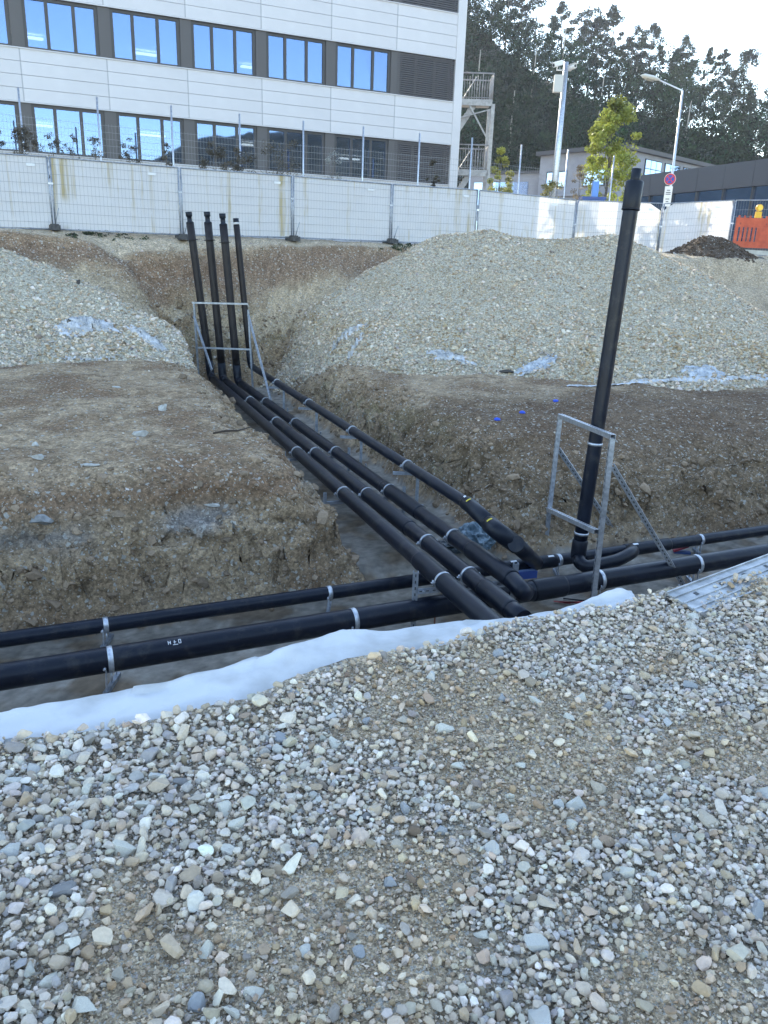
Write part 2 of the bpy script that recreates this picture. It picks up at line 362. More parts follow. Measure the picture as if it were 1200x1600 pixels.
# colours: pigments of soil, limestone grit, clay and concrete, plus painted crevice shade
def sandy(P):   # 0 = coarse heap, 1 = fine sandy patch
    gy = np.interp(P[:, 0], CRX, GVY)
    n = fbm(P[:, 0], P[:, 1], 33, 3, 1.5)
    return sstep(.02, .36, n + .12 * (gy - P[:, 1]) + .07 * P[:, 0] - .12)
def ground_cols(x, y, z, prof, face, right, near, v, q, s, t):
    n1 = fbm(x, y, z, 4, .9); n2 = fbm(x, y, z * 3, 4, 5); n3 = fbm(x, y, z * 2, 3, 14)
    def mixc(a, b, f): return a * (1 - f[..., None]) + np.asarray(b) * f[..., None]
    c = np.zeros(x.shape + (3,)) + np.array([.275, .22, .155])
    c = mixc(c, (.38, .32, .235), sstep(-.3, .5, n1 + .5 * n2))                       # dry light crust
    c = mixc(c, (.20, .145, .10), sstep(.15, .7, -n1 + .4 * n2) * .8)               # damp brown
    # right plateau darker brown near the trench rim
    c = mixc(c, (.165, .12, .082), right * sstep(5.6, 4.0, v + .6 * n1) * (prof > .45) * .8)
    # dug faces
    c = mixc(c, (.30, .25, .175), np.clip(face, 0, 1) * .6)
    rim = np.exp(-((z + 2.75) / .16) ** 2) * (prof > .25) * (v < 2.4)
    c = mixc(c, (.18, .12, .08), rim * (1 - right) * .7)
    clay = np.exp(-((z + 3.05 + .08 * n1) / .10) ** 2) * sstep(-.25, .2, fbm(x, y, 3, 3, .8)) * (1 - right) * (v < 2.5)
    c = mixc(c, (.23, .24, .25), np.clip(clay, 0, 1) * .9)
    moss = np.clip(face, 0, 1) * sstep(.0, .5, fbm(x, y, z, 3, 1.7)) * sstep(2.0, 3.0, v)
    c = mixc(c, (.18, .19, .11), moss * .4)
    # concrete blinding on the trench floor
    fl = (prof < .04) & (~near)
    cc = np.array([.25, .225, .19]) * (1 + .25 * n1[..., None] + .15 * n3[..., None])
    cc = cc * (1 - .5 * sstep(.05, .5, fbm(x, y, 8, 3, 1.6))[..., None] * np.array([.6, .8, 1.0]))
    c = np.where(fl[..., None], cc, c)
    # limestone grit on the bank foot and berm
    fy = np.interp(x, FENX, FENY); d = (y - fy) * .89
    apron = sstep(-1.15, -1.9, d + .5 * n1) * sstep(-6.6, -4.4, d + .4 * n2) * (prof > .6)
    c = mixc(c, (.45, .41, .32), apron * .85)
    band = sstep(-1.75, -1.1, d + .4 * n1) * sstep(-.55, -1.0, d) * (x < 6)
    c = mixc(c, (.20, .15, .115), band * .85)
    berm = sstep(-.7, -.45, d)
    c = mixc(c, (.52, .49, .41), berm * .8)
    c = mixc(c, (.40, .375, .31), sstep(7, 9, x) * sstep(22, 25, y) * .7)
    # sandy grit below the camera
    g = near & (t < .3)
    sd_ = sandy(np.stack([x.ravel(), y.ravel()], -1)).reshape(x.shape)[..., None]
    gc = (np.array([.31, .255, .185]) * (1 - sd_) + np.array([.43, .335, .225]) * sd_) * (1 + .22 * n1[..., None] + .25 * n3[..., None])  # ground between coarse stones darkened, crevice shade put into the colour
    c = np.where(g[..., None], gc, c)
    c = np.where((near & (t >= .3))[..., None], np.array([.24, .2, .15]), c)
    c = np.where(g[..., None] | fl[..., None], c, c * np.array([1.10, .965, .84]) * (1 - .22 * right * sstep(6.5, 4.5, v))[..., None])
    c *= (1 + .22 * n2 + .16 * n3)[..., None]
    lawn = (y > 45) & (x > 20)
    return np.clip(c, .02, .7)
GC = ground_cols(X, Y, Zt, PROF, FACE, RIGHT, NEAR, Vv, Qq, Ss, Tt)
# push the dug faces out sideways so that they overhang and break up
fm = np.clip(FACE, 0, 1) * (~NEAR)
rdg = np.abs(fbm(X, Y, Zt * 1.5, 3, 3.2)); ox = (.13 * fbm(X, Y, Zt * 2.2, 5, 2.4) +    .06 * rdg) * fm; oy = .13 * fbm(X + 31, Y, Zt * 2.2, 5, 2.4) * fm
oz = (.06 * fbm(X - 13, Y, Zt * 3, 3, 5) - .07 * rdg) * fm
V = np.stack([X + ox, Y + oy, Zt + oz], -1).reshape(-1, 3)
ny, nx = X.shape
ii = (np.arange(ny - 1)[:, None] * nx + np.arange(nx - 1)[None]).ravel()
Q = np.stack([ii, ii + 1, ii + nx + 1, ii + nx], -1)
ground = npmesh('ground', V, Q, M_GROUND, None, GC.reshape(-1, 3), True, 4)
ground['kind'] = 'structure'
ground.data.materials.append(M_FGROUND); ground.data.materials.append(M_FLOOR)
_q = V[Q[:, 0]]; ground.data.polygons.foreach_set('material_index', ((_q[:, 1] < np.interp(_q[:, 0], CRX, CRY) + .3) & (_q[:, 1] > -1)).astype(np.int32) + 2 * ((PROF.ravel()[Q[:, 0]] < .05) & (PROF.ravel()[Q[:, 2]] < .3) & (~NEAR.ravel()[Q[:, 0]]) & (np.abs(_q[:, 0]) < 30)).astype(np.int32))
GV = V; GQ = Q

def sample_ground(n, wfun, seed=1):
    """random points on the ground sheet; wfun(face centres) -> weight"""
    rg = np.random.default_rng(seed)
    a, b, c, d = (GV[GQ[:, i]] for i in range(4)); cen = (a + b + c + d) / 4
    area = .5 * np.linalg.norm(np.cross(c - a, d - b), axis=1)
    w = area * np.clip(wfun(cen), 0, None); cs = np.cumsum(w); k = np.searchsorted(cs, rg.random(n) * cs[-1])
    u = rg.random(n)[:, None]; v = rg.random(n)[:, None]
    return (a[k] * (1 - u) + b[k] * u) * (1 - v) + (d[k] * (1 - u) + c[k] * u) * v
def infrust(P, m=1.12):
    d = P @ FW; px = (P @ RT) / d * F; py = (P @ UP) / d * F
    return (d > .3) & (np.abs(px) < 600 * m + 60) & (np.abs(py) < 800 * m + 60)

# ---------------------------------------------------------------- piles
def make_pile(name, ridge, slope, label, cat, xr, yr, step, colf, seed, power=1.0, noise=.06, m=None, ap=.35, fade=1.7):
    ax_ = np.arange(xr[0], xr[1], step); ay_ = np.arange(yr[0], yr[1], step); PX, PY = np.meshgrid(ax_, ay_)
    H = np.full(PX.shape, -99.)
    for (x0, y0, z0), (x1, y1, z1) in zip(ridge[:-1], ridge[1:]):
        dx, dy = x1 - x0, y1 - y0; L2 = dx * dx + dy * dy + 1e-9
        t = np.clip(((PX - x0) * dx + (PY - y0) * dy) / L2, 0, 1)
        D = np.hypot(PX - x0 - t * dx, PY - y0 - t * dy)
        sl_ = slope * (1 + .10 * fbm(PX, PY, seed, 2, .35))
        h = (z0 + t * (z1 - z0)) - sl_ * (np.sqrt(D * D + ap * ap) - ap * .6)
        H = smax(H, h, .12)
    H = H + noise * fbm(PX, PY, seed, 4, .55) + noise * .25 * fbm(PX, PY, seed + 3, 3, 3.2)
    G, prof, face, right, near, v, q, s, t = surface(PX, PY, True)
    H = H - 1.5 * sstep(fade, .15, s)
    keep = (H > G - .05) & (s > .1)
    H2 = np.maximum(H, G - .06)
    fk = keep[:-1, :-1] | keep[1:, :-1] | keep[:-1, 1:] | keep[1:, 1:]
    pass
    nx_ = PX.shape[1]; idx = (np.arange(PX.shape[0] - 1)[:, None] * nx_ + np.arange(nx_ - 1)[None])[fk]
    Qf = np.stack([idx, idx + 1, idx + nx_ + 1, idx + nx_], -1)
    used = np.unique(Qf); remap = np.full(PX.size, -1); remap[used] = np.arange(len(used))
    VV = np.stack([PX.ravel(), PY.ravel(), H2.ravel()], -1)[used]; Qf = remap[Qf]
    C = colf(VV[:, 0], VV[:, 1], VV[:, 2])
    root = empty(name, (float(VV[:, 0].mean()), float(VV[:, 1].mean()), float(VV[:, 2].min())), label, cat)
    npmesh('fine_gravel' if 'gravel' in name else 'soil_body', VV, Qf, M_GROUND, root, C, True, 4)
    return root, VV, Qf
def sample_mesh(VV, Qf, n, seed, wf=None):
    rg = np.random.default_rng(seed); a, b, c, d = (VV[Qf[:, i]] for i in range(4))
    w = .5 * np.linalg.norm(np.cross(c - a, d - b), axis=1); cen = (a + b + c + d) / 4
    if wf is not None: w = w * wf(cen)
    cs = np.cumsum(w); k = np.searchsorted(cs, rg.random(n) * cs[-1]); u = rg.random(n)[:, None]; v = rg.random(n)[:, None]
    return (a[k] * (1 - u) + b[k] * u) * (1 - v) + (d[k] * (1 - u) + c[k] * u) * v
def gravelcol(x, y, z):
    n = fbm(x, y, z, 4, .7)[:, None]; n2 = fbm(x, y, z, 3, 6)[:, None]
    c = np.array([.47, .43, .34]) * (1 - .5 * sstep(-.2, .6, n)) + np.array([.42, .355, .25]) * .5 * sstep(-.2, .6, n)
    return c * (1 + .15 * n2)
def soilcol(x, y, z):
    n = fbm(x, y, z, 4, 4)[:, None]; return np.array([.085, .062, .045]) * (1 + .4 * n)

rz = [aty(605, 432, 23.3), aty(650, 395, 23.6), aty(692, 364, 23.8), aty(760, 357, 23.8), aty(830, 369, 23.6), aty(960, 364, 23.2), aty(1008, 383, 22.8),
      aty(1062, 410, 22.3), aty(1130, 452, 21.6), aty(1200, 508, 21.0), aty(1290, 580, 20.2)]
rp, RV, RQ = make_pile('gravel_pile', [tuple(p) for p in rz], .60, 'huge pale grey gravel heap behind the right-hand leaning black standpipe', 'gravel pile',
                       (-4, 14), (14, 31), .10, gravelcol, 11)
lz = [aty(-330, 300, 18.6), aty(-120, 352, 19.4), aty(0, 385, 19.9), aty(60, 408, 20.0), aty(140, 443, 19.8), aty(225, 490, 19.4), aty(285, 540, 18.9)]
lp, LV, LQ = make_pile('gravel_pile', [tuple(p) for p in lz], .66, 'pale gravel heap at the left edge with crumpled white fabric on it', 'gravel pile',
                       (-15, -3), (14, 26), .09, gravelcol, 23, fade=.7)
mp, MV, MQ = make_pile('soil_mound', [tuple(aty(1104, 367, 28.0)), tuple(aty(1122, 370, 28.0))], .52, 'small dark brown soil mound in front of the sunlit fence sheets', 'soil mound',
                       (8, 14), (26.5, 31), .07, soilcol, 5, noise=.05, ap=.15)
rg = np.random.default_rng(3)
def pile_stones(root, VV, Qf, n1, n2, seed, up=1.0):
    P = sample_mesh(VV, Qf, n1, seed); P = P[infrust(P)]; k = np.random.default_rng(seed)
    sz = np.clip(k.lognormal(math.log(.021), .36, len(P)), .012, .055)
    tn = sstep(-.15, .5, fbm(P[:, 0] * 1.6, P[:, 1] * .55, P[:, 2], 4, .9))[:, None]; low = sstep(-1.2, -2.2, P[:, 2]); sz = sz * (1 + .35 * low - .25 * tn[:, 0] * (1 - low))
    tc_ = 1 - tn * np.array([.16, .22, .34])
    o = scatter('gravel', P, sz, 0, M_STONE, stone_cols(len(P), k) * k.uniform(.68, 1.15, (len(P), 1)) * tc_ * np.array([1.0, .965, .90]), root, .1, .6, seed); o['kind'] = 'stuff'
    P = sample_mesh(VV, Qf, n2, seed + 1, lambda c: .25 + sstep(-.8, -2.2, c[:, 2])); P = P[infrust(P)]
    sz = np.clip(k.lognormal(math.log(.036), .3, len(P)), .025, .09)
    o = scatter('coarse_gravel', P, sz, 1, M_STONE, stone_cols(len(P), k), root, .15, .6, seed + 2); o['kind'] = 'stuff'
pile_stones(rp, RV, RQ, 52000, 3500, 31)
pile_stones(lp, LV, LQ, 17000, 3500, 41)
P = sample_mesh(MV, MQ, 700, 5)
scatter('clods', P, rg.uniform(.015, .06, len(P)), 1, M_CLOD, np.array([.09, .066, .048]) * rg.uniform(.6, 1.5, (len(P), 1)), mp, .2, .6, 51)['kind'] = 'stuff'

# ---------------------------------------------------------------- loose stones on soil, bank and faces (one stuff object each)
def w_soil(c):
    s, v, w, q, r = pit(c[:, 0], c[:, 1]); cy = np.interp(c[:, 0], CRX, CRY)
    return ((c[:, 1] > cy + 2.5) & (s > .0) & infrust(c) & (c[:, 1] < 33)) * (.35 + sstep(0, .5, fbm(c[:, 0], c[:, 1], 2, 3, .6)))
P = sample_ground(15000, w_soil, 61); sz = np.clip(rg.lognormal(math.log(.011), .45, len(P)), .006, .05)
scatter('soil_pebbles', P, sz, 0, M_STONE, stone_cols(len(P), rg) * rg.uniform(.45, 1.0, (len(P), 1)), None, .2, .5, 62)['kind'] = 'stuff'
def w_face(c):
    s, v, w, q, r = pit(c[:, 0], c[:, 1]); cy = np.interp(c[:, 0], CRX, CRY)
    return ((c[:, 1] > cy + 2.5) & (s > .02) & (s < 1.3) & infrust(c))
P = sample_ground(5200, w_face, 63); sz = np.clip(rg.lognormal(math.log(.024), .6, len(P)), .009, .12)
cc = np.array([.27, .20, .135]) * rg.uniform(.65, 1.35, (len(P), 1)); scatter('soil_clods', P, sz, 1, M_CLOD, cc, None, .35, .7, 64)['kind'] = 'stuff'
P = sample_ground(9000, w_face, 67); sz = np.clip(rg.lognormal(math.log(.010), .45, len(P)), .005, .035)
scatter('face_pebbles', P, sz, 0, M_STONE, stone_cols(len(P), rg) * rg.uniform(.5, 1.0, (len(P), 1)), None, .3, .7, 68)['kind'] = 'stuff'
def w_bank(c):
    fy = np.interp(c[:, 0], FENX, FENY); d = (c[:, 1] - fy) * .89; s = pit(c[:, 0], c[:, 1])[0]
    return ((d > -6) & (d < -.3) & (s > .3) & infrust(c)) * (.3 + sstep(-.2, .5, fbm(c[:, 0], c[:, 1], 9, 3, .5)))
P = sample_ground(13000, w_bank, 65); sz = np.clip(rg.lognormal(math.log(.02), .4, len(P)), .01, .06)
scatter('bank_gravel', P, sz, 0, M_STONE, stone_cols(len(P), rg) * .85, None, .2, .5, 66)['kind'] = 'stuff'

# ---------------------------------------------------------------- foreground gravel
def fgmask(P):
    gy = np.interp(P[:, 0], CRX, GVY)
    return (P[:, 1] < gy + .03 * fbm(P[:, 0] * 9, P[:, 1], 0, 2, 1)) & infrust(P, 1.14) & (P[:, 1] > .7)
def fgpoints(n, seed):
    k = np.random.default_rng(seed); P = np.stack([k.uniform(-2.9, 3.4, n), k.uniform(.7, 5.1, n)], -1)
    P = np.concatenate([P, surface(P[:, 0], P[:, 1])[:, None]], 1); return P[fgmask(P)]
def thin(P, r, existing=None):
    """drop points that stand closer than their radii"""
    cell = {}; keep = []
    ex = [] if existing is None else existing
    def put(p, rr): cell.setdefault((int(p[0] // .12), int(p[1] // .12)), []).append((p[0], p[1], rr))
    for p, rr in ex: put(p, rr)
    for i, p in enumerate(P):
        cx, cy = int(p[0] // .12), int(p[1] // .12); ok = True
        for a in (-1, 0, 1):
            for b in (-1, 0, 1):
                for qx, qy, qr in cell.get((cx + a, cy + b), ()):
                    if (p[0] - qx) ** 2 + (p[1] - qy) ** 2 < (.72 * (r[i] + qr)) ** 2: ok = False; break
                if not ok: break
            if not ok: break
        if ok: keep.append(i); put(p, r[i])
    return np.array(keep)
kg = np.random.default_rng(77)
# the largest stones are things of their own
PL = fgpoints(620, 71); rl = np.clip(kg.lognormal(math.log(.029), .22, len(PL)), .023, .048)
kp = thin(PL, rl * 1.5); PL = PL[kp]; rl = rl[kp]; rl = rl * np.where(PL[:, 1] < 2.6, 1.0, .88)
tones = [('pale cream', (.64, .60, .51)), ('light grey', (.56, .55, .51)), ('beige', (.52, .45, .35)), ('blue-grey', (.36, .37, .38)), ('dark grey', (.22, .21, .205))]
SM = []
for ti, (tn, tc) in enumerate(tones):
    m_ = mat('limestone_' + tn.replace(' ', '_').replace('-', '_'), tc, .8,
             build=noisecol(tuple(c * .78 for c in tc), tuple(min(c * 1.12, .7) for c in tc), 22, 8, .55, 60, .004), spec=.3)
    for j in range(4):
        V_, F_ = PROT[3][(ti + 2 * j) % 8]
        me = bpy.data.meshes.new('stone'); me.from_pydata(V_.tolist(), [], F_.tolist()); me.materials.append(m_); SM.append((ti, me))
order = np.argsort(-rl)[:150]
big_ex = [((PL[i][0], PL[i][1]), rl[i] * 1.0) for i in range(len(PL))]
for i in order:
    ti = int(kg.choice(5, p=[.34, .28, .18, .13, .07])); cand = [me for t_, me in SM if t_ == ti]
    o = bpy.data.objects.new('stone', cand[int(kg.integers(0, 4))]); COL.objects.link(o)
    o.location = (PL[i][0], PL[i][1], PL[i][2] + rl[i] * .28); o.scale = [rl[i] * kg.uniform(.9, 1.2), rl[i], rl[i] * kg.uniform(.75, 1.0)]
    o.rotation_euler = (kg.normal() * .35, kg.normal() * .35, kg.uniform(0, 6.28))
    tn = tones[ti][0]
    tag(o, f'{tn} limestone chunk, one of the largest, lying in the foreground gravel', 'stone', f'large {tn} stones in the foreground gravel')
rest = np.argsort(-rl)[150:]
def fg(name, P, r, lvl, seed, **kw):
    c = stone_cols(len(P), kg); f = 1 - np.array([.10, .20, .34]) * (kg.random((len(P), 1)) * .6 + .4) * sandy(P)[:, None]; c *= kg.uniform(.78, 1.1, (len(P), 1))
    o = scatter(name, P, r, lvl, M_STONE, c * f, None, seed=seed, **kw); o['kind'] = 'stuff'
def edge_lift(P): return .022 * np.exp(-((np.interp(P[:, 0], CRX, GVY) - P[:, 1]) / .10) ** 2)
P = fgpoints(52000, 72); dn = sandy(P); P = P[kg.random(len(P)) < 1 - .84 * dn]
r = np.clip(kg.lognormal(math.log(.0142), .34, len(P)), .0095, .030) * (1 + .30 * sstep(.3, -.6, P[:, 0])); kp = thin(P, r * .82, big_ex); P = P[kp]; r = r[kp]
P[:, 2] += kg.uniform(-.004, .014, len(P)) + edge_lift(P)
if len(rest): P = np.concatenate([P, PL[rest]]); r = np.concatenate([r, rl[rest]])
bigm = r > .0185; fg('coarse_gravel', P[bigm], r[bigm], 2, 73, sink=.0, tilt=.5); fg('gravel', P[~bigm], r[~bigm], 1, 78, sink=.0, tilt=.6)
P = fgpoints(80000, 74); dn = sandy(P); P = P[kg.random(len(P)) < 1 - .68 * dn]
r = np.clip(kg.lognormal(math.log(.0082), .30, len(P)), .005, .013)
P[:, 2] += kg.uniform(0, .010, len(P)) + edge_lift(P)
fg('gravel', P[:30000], r[:30000], 1, 75, sink=.05, tilt=.7)
P = fgpoints(190000, 76)
r = np.clip(kg.lognormal(math.log(.0050), .32, len(P)), .003, .009)
fg('fine_gravel', P, r, 0, 77, sink=.1, tilt=.8)
# the gravel goes on to both sides of the picture, thinner
k = np.random.default_rng(80); P = np.stack([k.uniform(-6, 7, 26000), k.uniform(-1.2, 7, 26000)], -1); gy = np.interp(P[:, 0], CRX, GVY)
P = P[(P[:, 1] < gy) & (np.hypot(P[:, 0], P[:, 1] - 2.5) < 4.6)]; P = np.concatenate([P, surface(P[:, 0], P[:, 1])[:, None]], 1); P = P[~(infrust(P, 1.14) & (P[:, 1] > .7))][:10000]
r = np.clip(k.lognormal(math.log(.015), .35, len(P)), .008, .035); fg('gravel', P, r, 1, 81, sink=.05, tilt=.6)
# ================================================================ GEOTEXTILE at the trench edge
def fabric_mat(t, b):
    tc = N(t, 'ShaderNodeTexCoord'); ns = N(t, 'ShaderNodeTexNoise', Scale=4, Detail=6); t.links.new(tc.outputs['Object'], ns.inputs['Vector'])
    cr = N(t, 'ShaderNodeValToRGB'); cr.color_ramp.elements[0].color = (.42, .42, .41, 1); cr.color_ramp.elements[1].color = (.60, .61, .62, 1)
    cr.color_ramp.elements[0].position = .3; cr.color_ramp.elements[1].position = .55
    t.links.new(ns.outputs[0], cr.inputs[0]); t.links.new(cr.outputs[0], b.inputs['Base Color'])
    n2 = N(t, 'ShaderNodeTexNoise', Scale=120, Detail=3); t.links.new(tc.outputs['Object'], n2.inputs['Vector'])
    bp = N(t, 'ShaderNodeBump', Strength=.35, Distance=.003); t.links.new(n2.outputs[0], bp.inputs['Height']); t.links.new(bp.outputs[0], b.inputs['Normal'])
M_FAB = mat('white_geotextile', (.78, .79, .8), .85, build=fabric_mat, spec=.2)
xs_ = np.arange(-2.6, 1.36, .015); ts_ = np.concatenate([np.linspace(-1, .0, 30), np.linspace(.02, .9, 34)])
XX, TT = np.meshgrid(xs_, ts_); CY = np.interp(XX, CRX, CRY); GY_ = np.interp(XX, CRX, GVY)
NEARW = CY - GY_ + .07
YY = CY + np.where(TT < 0, TT * NEARW, TT) + .006 * fbm(XX, TT * .3, 0, 2, 2)
ZZ = np.array(surface(XX, YY)); ZZ += .010
fold = np.abs(fbm(XX * .55 + TT * .2, TT * .8 - XX * .3, 2, 2, 1.6)); ZZ += .020 * (1 - np.clip(fold * 2.2, 0, 1)) * np.exp(-((TT - .05) / .5) ** 2)
ZZ += .0018 * fbm(XX, YY, 4, 3, 12) + .005 * np.abs(fbm(XX * .6 + YY * .9, YY * 1.4, 8, 3, 3)) + .004 * np.exp(-((TT) / .12) ** 2)
ZZ -= .045 * sstep(-.45, -1.0, TT)
ZZ += np.interp(XX, [-2, -.9, -.3, .2, .9, 1.20, 1.28, 1.34], [0, .0, .015, .0, .0, .035, .03, .0]) * np.exp(-((TT) / .2) ** 2)
n_ = XX.shape[1]; id_ = (np.arange(XX.shape[0] - 1)[:, None] * n_ + np.arange(n_ - 1)[None]).ravel()
fab = npmesh('geotextile_sheet', np.stack([XX, YY, ZZ], -1).reshape(-1, 3), np.stack([id_, id_ + 1, id_ + n_ + 1, id_ + n_], -1), M_FAB, None, None, True, 4)
tag(fab, 'white geotextile fleece draped along the trench edge under the foreground gravel', 'fabric')

def crumple(name, c, ext, rot, label, cat='plastic sheet', m=None, seed=1, n=26, amp=.09, hole=.25, ground_z=True, group=None, follow=None):
    """loose crumpled sheet lying on the surface"""
    k = np.random.default_rng(seed); u = np.linspace(-1, 1, n * 2); v = np.linspace(-1, 1, n); U, Vv_ = np.meshgrid(u, v)
    x = U * ext[0] / 2; y = Vv_ * ext[1] / 2 * (1 - .55 * np.abs(fbm(U * 1.4, 0 * U, seed, 2, 1)))
    x = x + .22 * ext[0] * fbm(U, Vv_, seed, 2, 1.1); y = y + .28 * ext[1] * fbm(U, Vv_, seed + 9, 2, .9)
    cr, sr = math.cos(rot), math.sin(rot); gx = c[0] + x * cr - y * sr; gy = c[1] + x * sr + y * cr
    h = np.clip(1 - 2.6 * np.abs(fbm(U * 1.2 + .5 * Vv_, Vv_ * .7, seed + 4, 3, 1.4)), 0, 1) ** 1.5 * .55 + .25 * np.abs(fbm(U, Vv_, seed + 6, 3, 3.2)); edge = (1 - np.abs(U) ** 4) * (1 - np.abs(Vv_) ** 4)
    gz = (follow(gx, gy) if follow else surface(gx, gy)) + .012 + amp * h * (.25 + edge) * 1.6
    val = fbm(U, Vv_, seed + 20, 3, 1.3) + .35 - .5 * (np.abs(U) ** 6 + np.abs(Vv_) ** 6)
    idx = np.arange(n - 1)[:, None] * (2 * n) + np.arange(2 * n - 1)[None]
    ok = val[:-1, :-1] > -.38
    idx = idx[ok]
    o = npmesh(name, np.stack([gx, gy, gz], -1).reshape(-1, 3), np.stack([idx, idx + 1, idx + 2 * n + 1, idx + 2 * n], -1), m or M_SHEET, None, None, True, 4)
    return tag(o, label, cat, group)
M_SHEET = mat('dusty_white_film', (.62, .64, .68), .5, build=noisecol((.34, .335, .32), (.62, .63, .65), 5, 6, .4, 20, .01))
M_TRANS = mat('grey_translucent_film', (.5, .53, .58), .35, build=noisecol((.34, .36, .39), (.60, .63, .68), 6, 6, .3, 20, .01))
def on_pile(VV):
    """height lookup on a pile (nearest vertex), else ground"""
    def f(x, y):
        g = np.array(surface(x, y)); out = g.copy(); fx = x.ravel(); fy = y.ravel(); o = out.ravel()
        sx0, sx1, sy0, sy1 = fx.min() - .2, fx.max() + .2, fy.min() - .2, fy.max() + .2
        W_ = VV[(VV[:, 0] > sx0) & (VV[:, 0] < sx1) & (VV[:, 1] > sy0) & (VV[:, 1] < sy1)]
        if len(W_):
            for s0 in range(0, len(fx), 500):
                d2 = (fx[s0:s0 + 500, None] - W_[None, :, 0]) ** 2 + (fy[s0:s0 + 500, None] - W_[None, :, 1]) ** 2
                j = d2.argmin(1); near_ = d2[np.arange(len(j)), j] < .02
                o[s0:s0 + 500] = np.where(near_, np.maximum(o[s0:s0 + 500], W_[j, 2]), o[s0:s0 + 500])
        return out
    return f
def hit(px, py, hf, z0=-2.5):
    """first point where the sight line of a photo pixel meets the modelled surface"""
    d = ray(px, py); ts = np.linspace(2, 40, 1600); P = ts[:, None] * d
    g = np.concatenate([np.asarray(hf(P[i:i + 400, 0][None], P[i:i + 400, 1][None])).ravel() for i in range(0, 1600, 400)])
    b = np.nonzero(P[:, 2] < g)[0]; return P[b[0]] if len(b) else atz(px, py, z0)
hl = on_pile(LV); hr = on_pile(RV)
def gnd(x, y): return surface(x, y)
def sheet_at(px, py, ext, rot, label, hf, seed, m=None, amp=.09):
    p = hit(px, py, hf); return crumple('crumpled_sheet', p, ext, rot, label, 'plastic sheet', m, seed, amp=amp, follow=hf)
sheet_at(138, 512, (1.25, .55), .35, 'largest crumpled white fabric sheet half buried in the left gravel heap', hl, 3, M_SHEET, .10)
sheet_at(225, 525, (1.1, .22), -.5, 'narrow twisted end of white fabric trailing down the left gravel heap', hl, 5, M_SHEET, .07)
sheet_at(543, 527, (.95, .20), -.35, 'white plastic strip at the left foot of the big gravel heap', hr, 8, M_SHEET, .06)
sheet_at(556, 540, (.40, .22), .5, 'small white plastic scrap just below the strip at the gravel heap', hr, 12, M_SHEET, .06)
sheet_at(705, 560, (1.0, .28), -.3, 'flattened white plastic sheet at the middle of the big gravel heap foot', hr, 14, M_SHEET, .06)
sheet_at(838, 576, (.85, .35), .4, 'bluish crumpled film in the gravel left of the tall leaning standpipe', hr, 17, M_TRANS, .07)
sheet_at(1100, 583, (.95, .4), .1, 'grey crumpled film at the heap foot right of the tall leaning standpipe', hr, 21, M_TRANS, .07)
# long thin edge of fleece that runs out below the heap
def strip(px, w, label, hf, lift=.03):
    pts = [hit(x, y, hf) for x, y in px]; tt = np.linspace(0, len(pts) - 1, 140); A = np.array(pts)
    cx = np.interp(tt, range(len(pts)), A[:, 0]); cy = np.interp(tt, range(len(pts)), A[:, 1])
    rows = []
    for k, o_ in enumerate(np.linspace(-.5, .5, 6)):
        ww = w * (1 + .7 * fbm(tt * .9, 0, 3, 3, 1.4)); y = cy + o_ * ww + .02 * fbm(tt, k, 5, 2, 2)
        x = cx + 0 * y; z = np.asarray(hf(x[None], y[None])).ravel() + lift * (1 - abs(o_)) + .03 * np.abs(fbm(tt * 1.7, k * .5, 1, 3, 2)); rows.append(np.stack([x, y, z], -1))
    R_ = np.array(rows); n = R_.shape[1]; idx = (np.arange(5)[:, None] * n + np.arange(n - 1)[None]).ravel()
    o = npmesh('fleece_edge', R_.reshape(-1, 3), np.stack([idx, idx + 1, idx + n + 1, idx + n], -1), M_SHEET, None, None, True, 4)
    return tag(o, label, 'fabric')
strip([(885, 605), (930, 604), (975, 601), (1040, 596), (1100, 596), (1150, 592), (1215, 593)], .16, 'long white fleece edge running out under the foot of the big gravel heap', hr)
strip([(95, 563), (140, 562), (180, 561)], .07, 'short fleece edge under the foot of the left gravel heap', hl, .01)

# ================================================================ PIPES
def bend(path, rad, n=7):
    """round the corners of a polyline"""
    P = [np.asarray(p, float) for p in path]; out = [P[0]]
    for a, b, c in zip(P[:-2], P[1:-1], P[2:]):
        d0 = (a - b) / np.linalg.norm(a - b); d1 = (c - b) / np.linalg.norm(c - b)
        rr = min(rad, .45 * np.linalg.norm(a - b), .45 * np.linalg.norm(c - b))
        for k in range(n + 1):
            t = k / n; out.append((1 - t) ** 2 * (b + d0 * rr) + 2 * t * (1 - t) * b + t * t * (b + d1 * rr))
    out.append(P[-1]); return out
def sub(path, n=10):
    P = [np.asarray(p, float) for p in path]; out = []
    for a, b in zip(P[:-1], P[1:]):
        for k in range(n): out.append(a + (b - a) * k / n)
    out.append(P[-1]); return out
def clamp(root, p, d, r, bolt=True, thick=.012, width=.035, name='clamp'):
    d = np.asarray(d, float) / np.linalg.norm(d); p = np.asarray(p, float)
    mb = MB(); mb.tube([p - d * width / 2, p + d * width / 2], r + thick, 24)
    if bolt:
        side = np.cross(d, [0, 0, 1.]); side /= np.linalg.norm(side)
        for s_ in (-1, 1):
            c = p + side * s_ * (r + thick + .018)
            mb.box(c, (.03, .045, .008), (d, side, np.array([0, 0, 1.])))
            mb.tube([c - np.array([0, 0, .03]), c + np.array([0, 0, .03])], .007, 8)
            mb.tube([c + np.array([0, 0, .004]), c + np.array([0, 0, .018])], .013, 6, smooth=False)
    return mb.build(name, M_GALV, root)
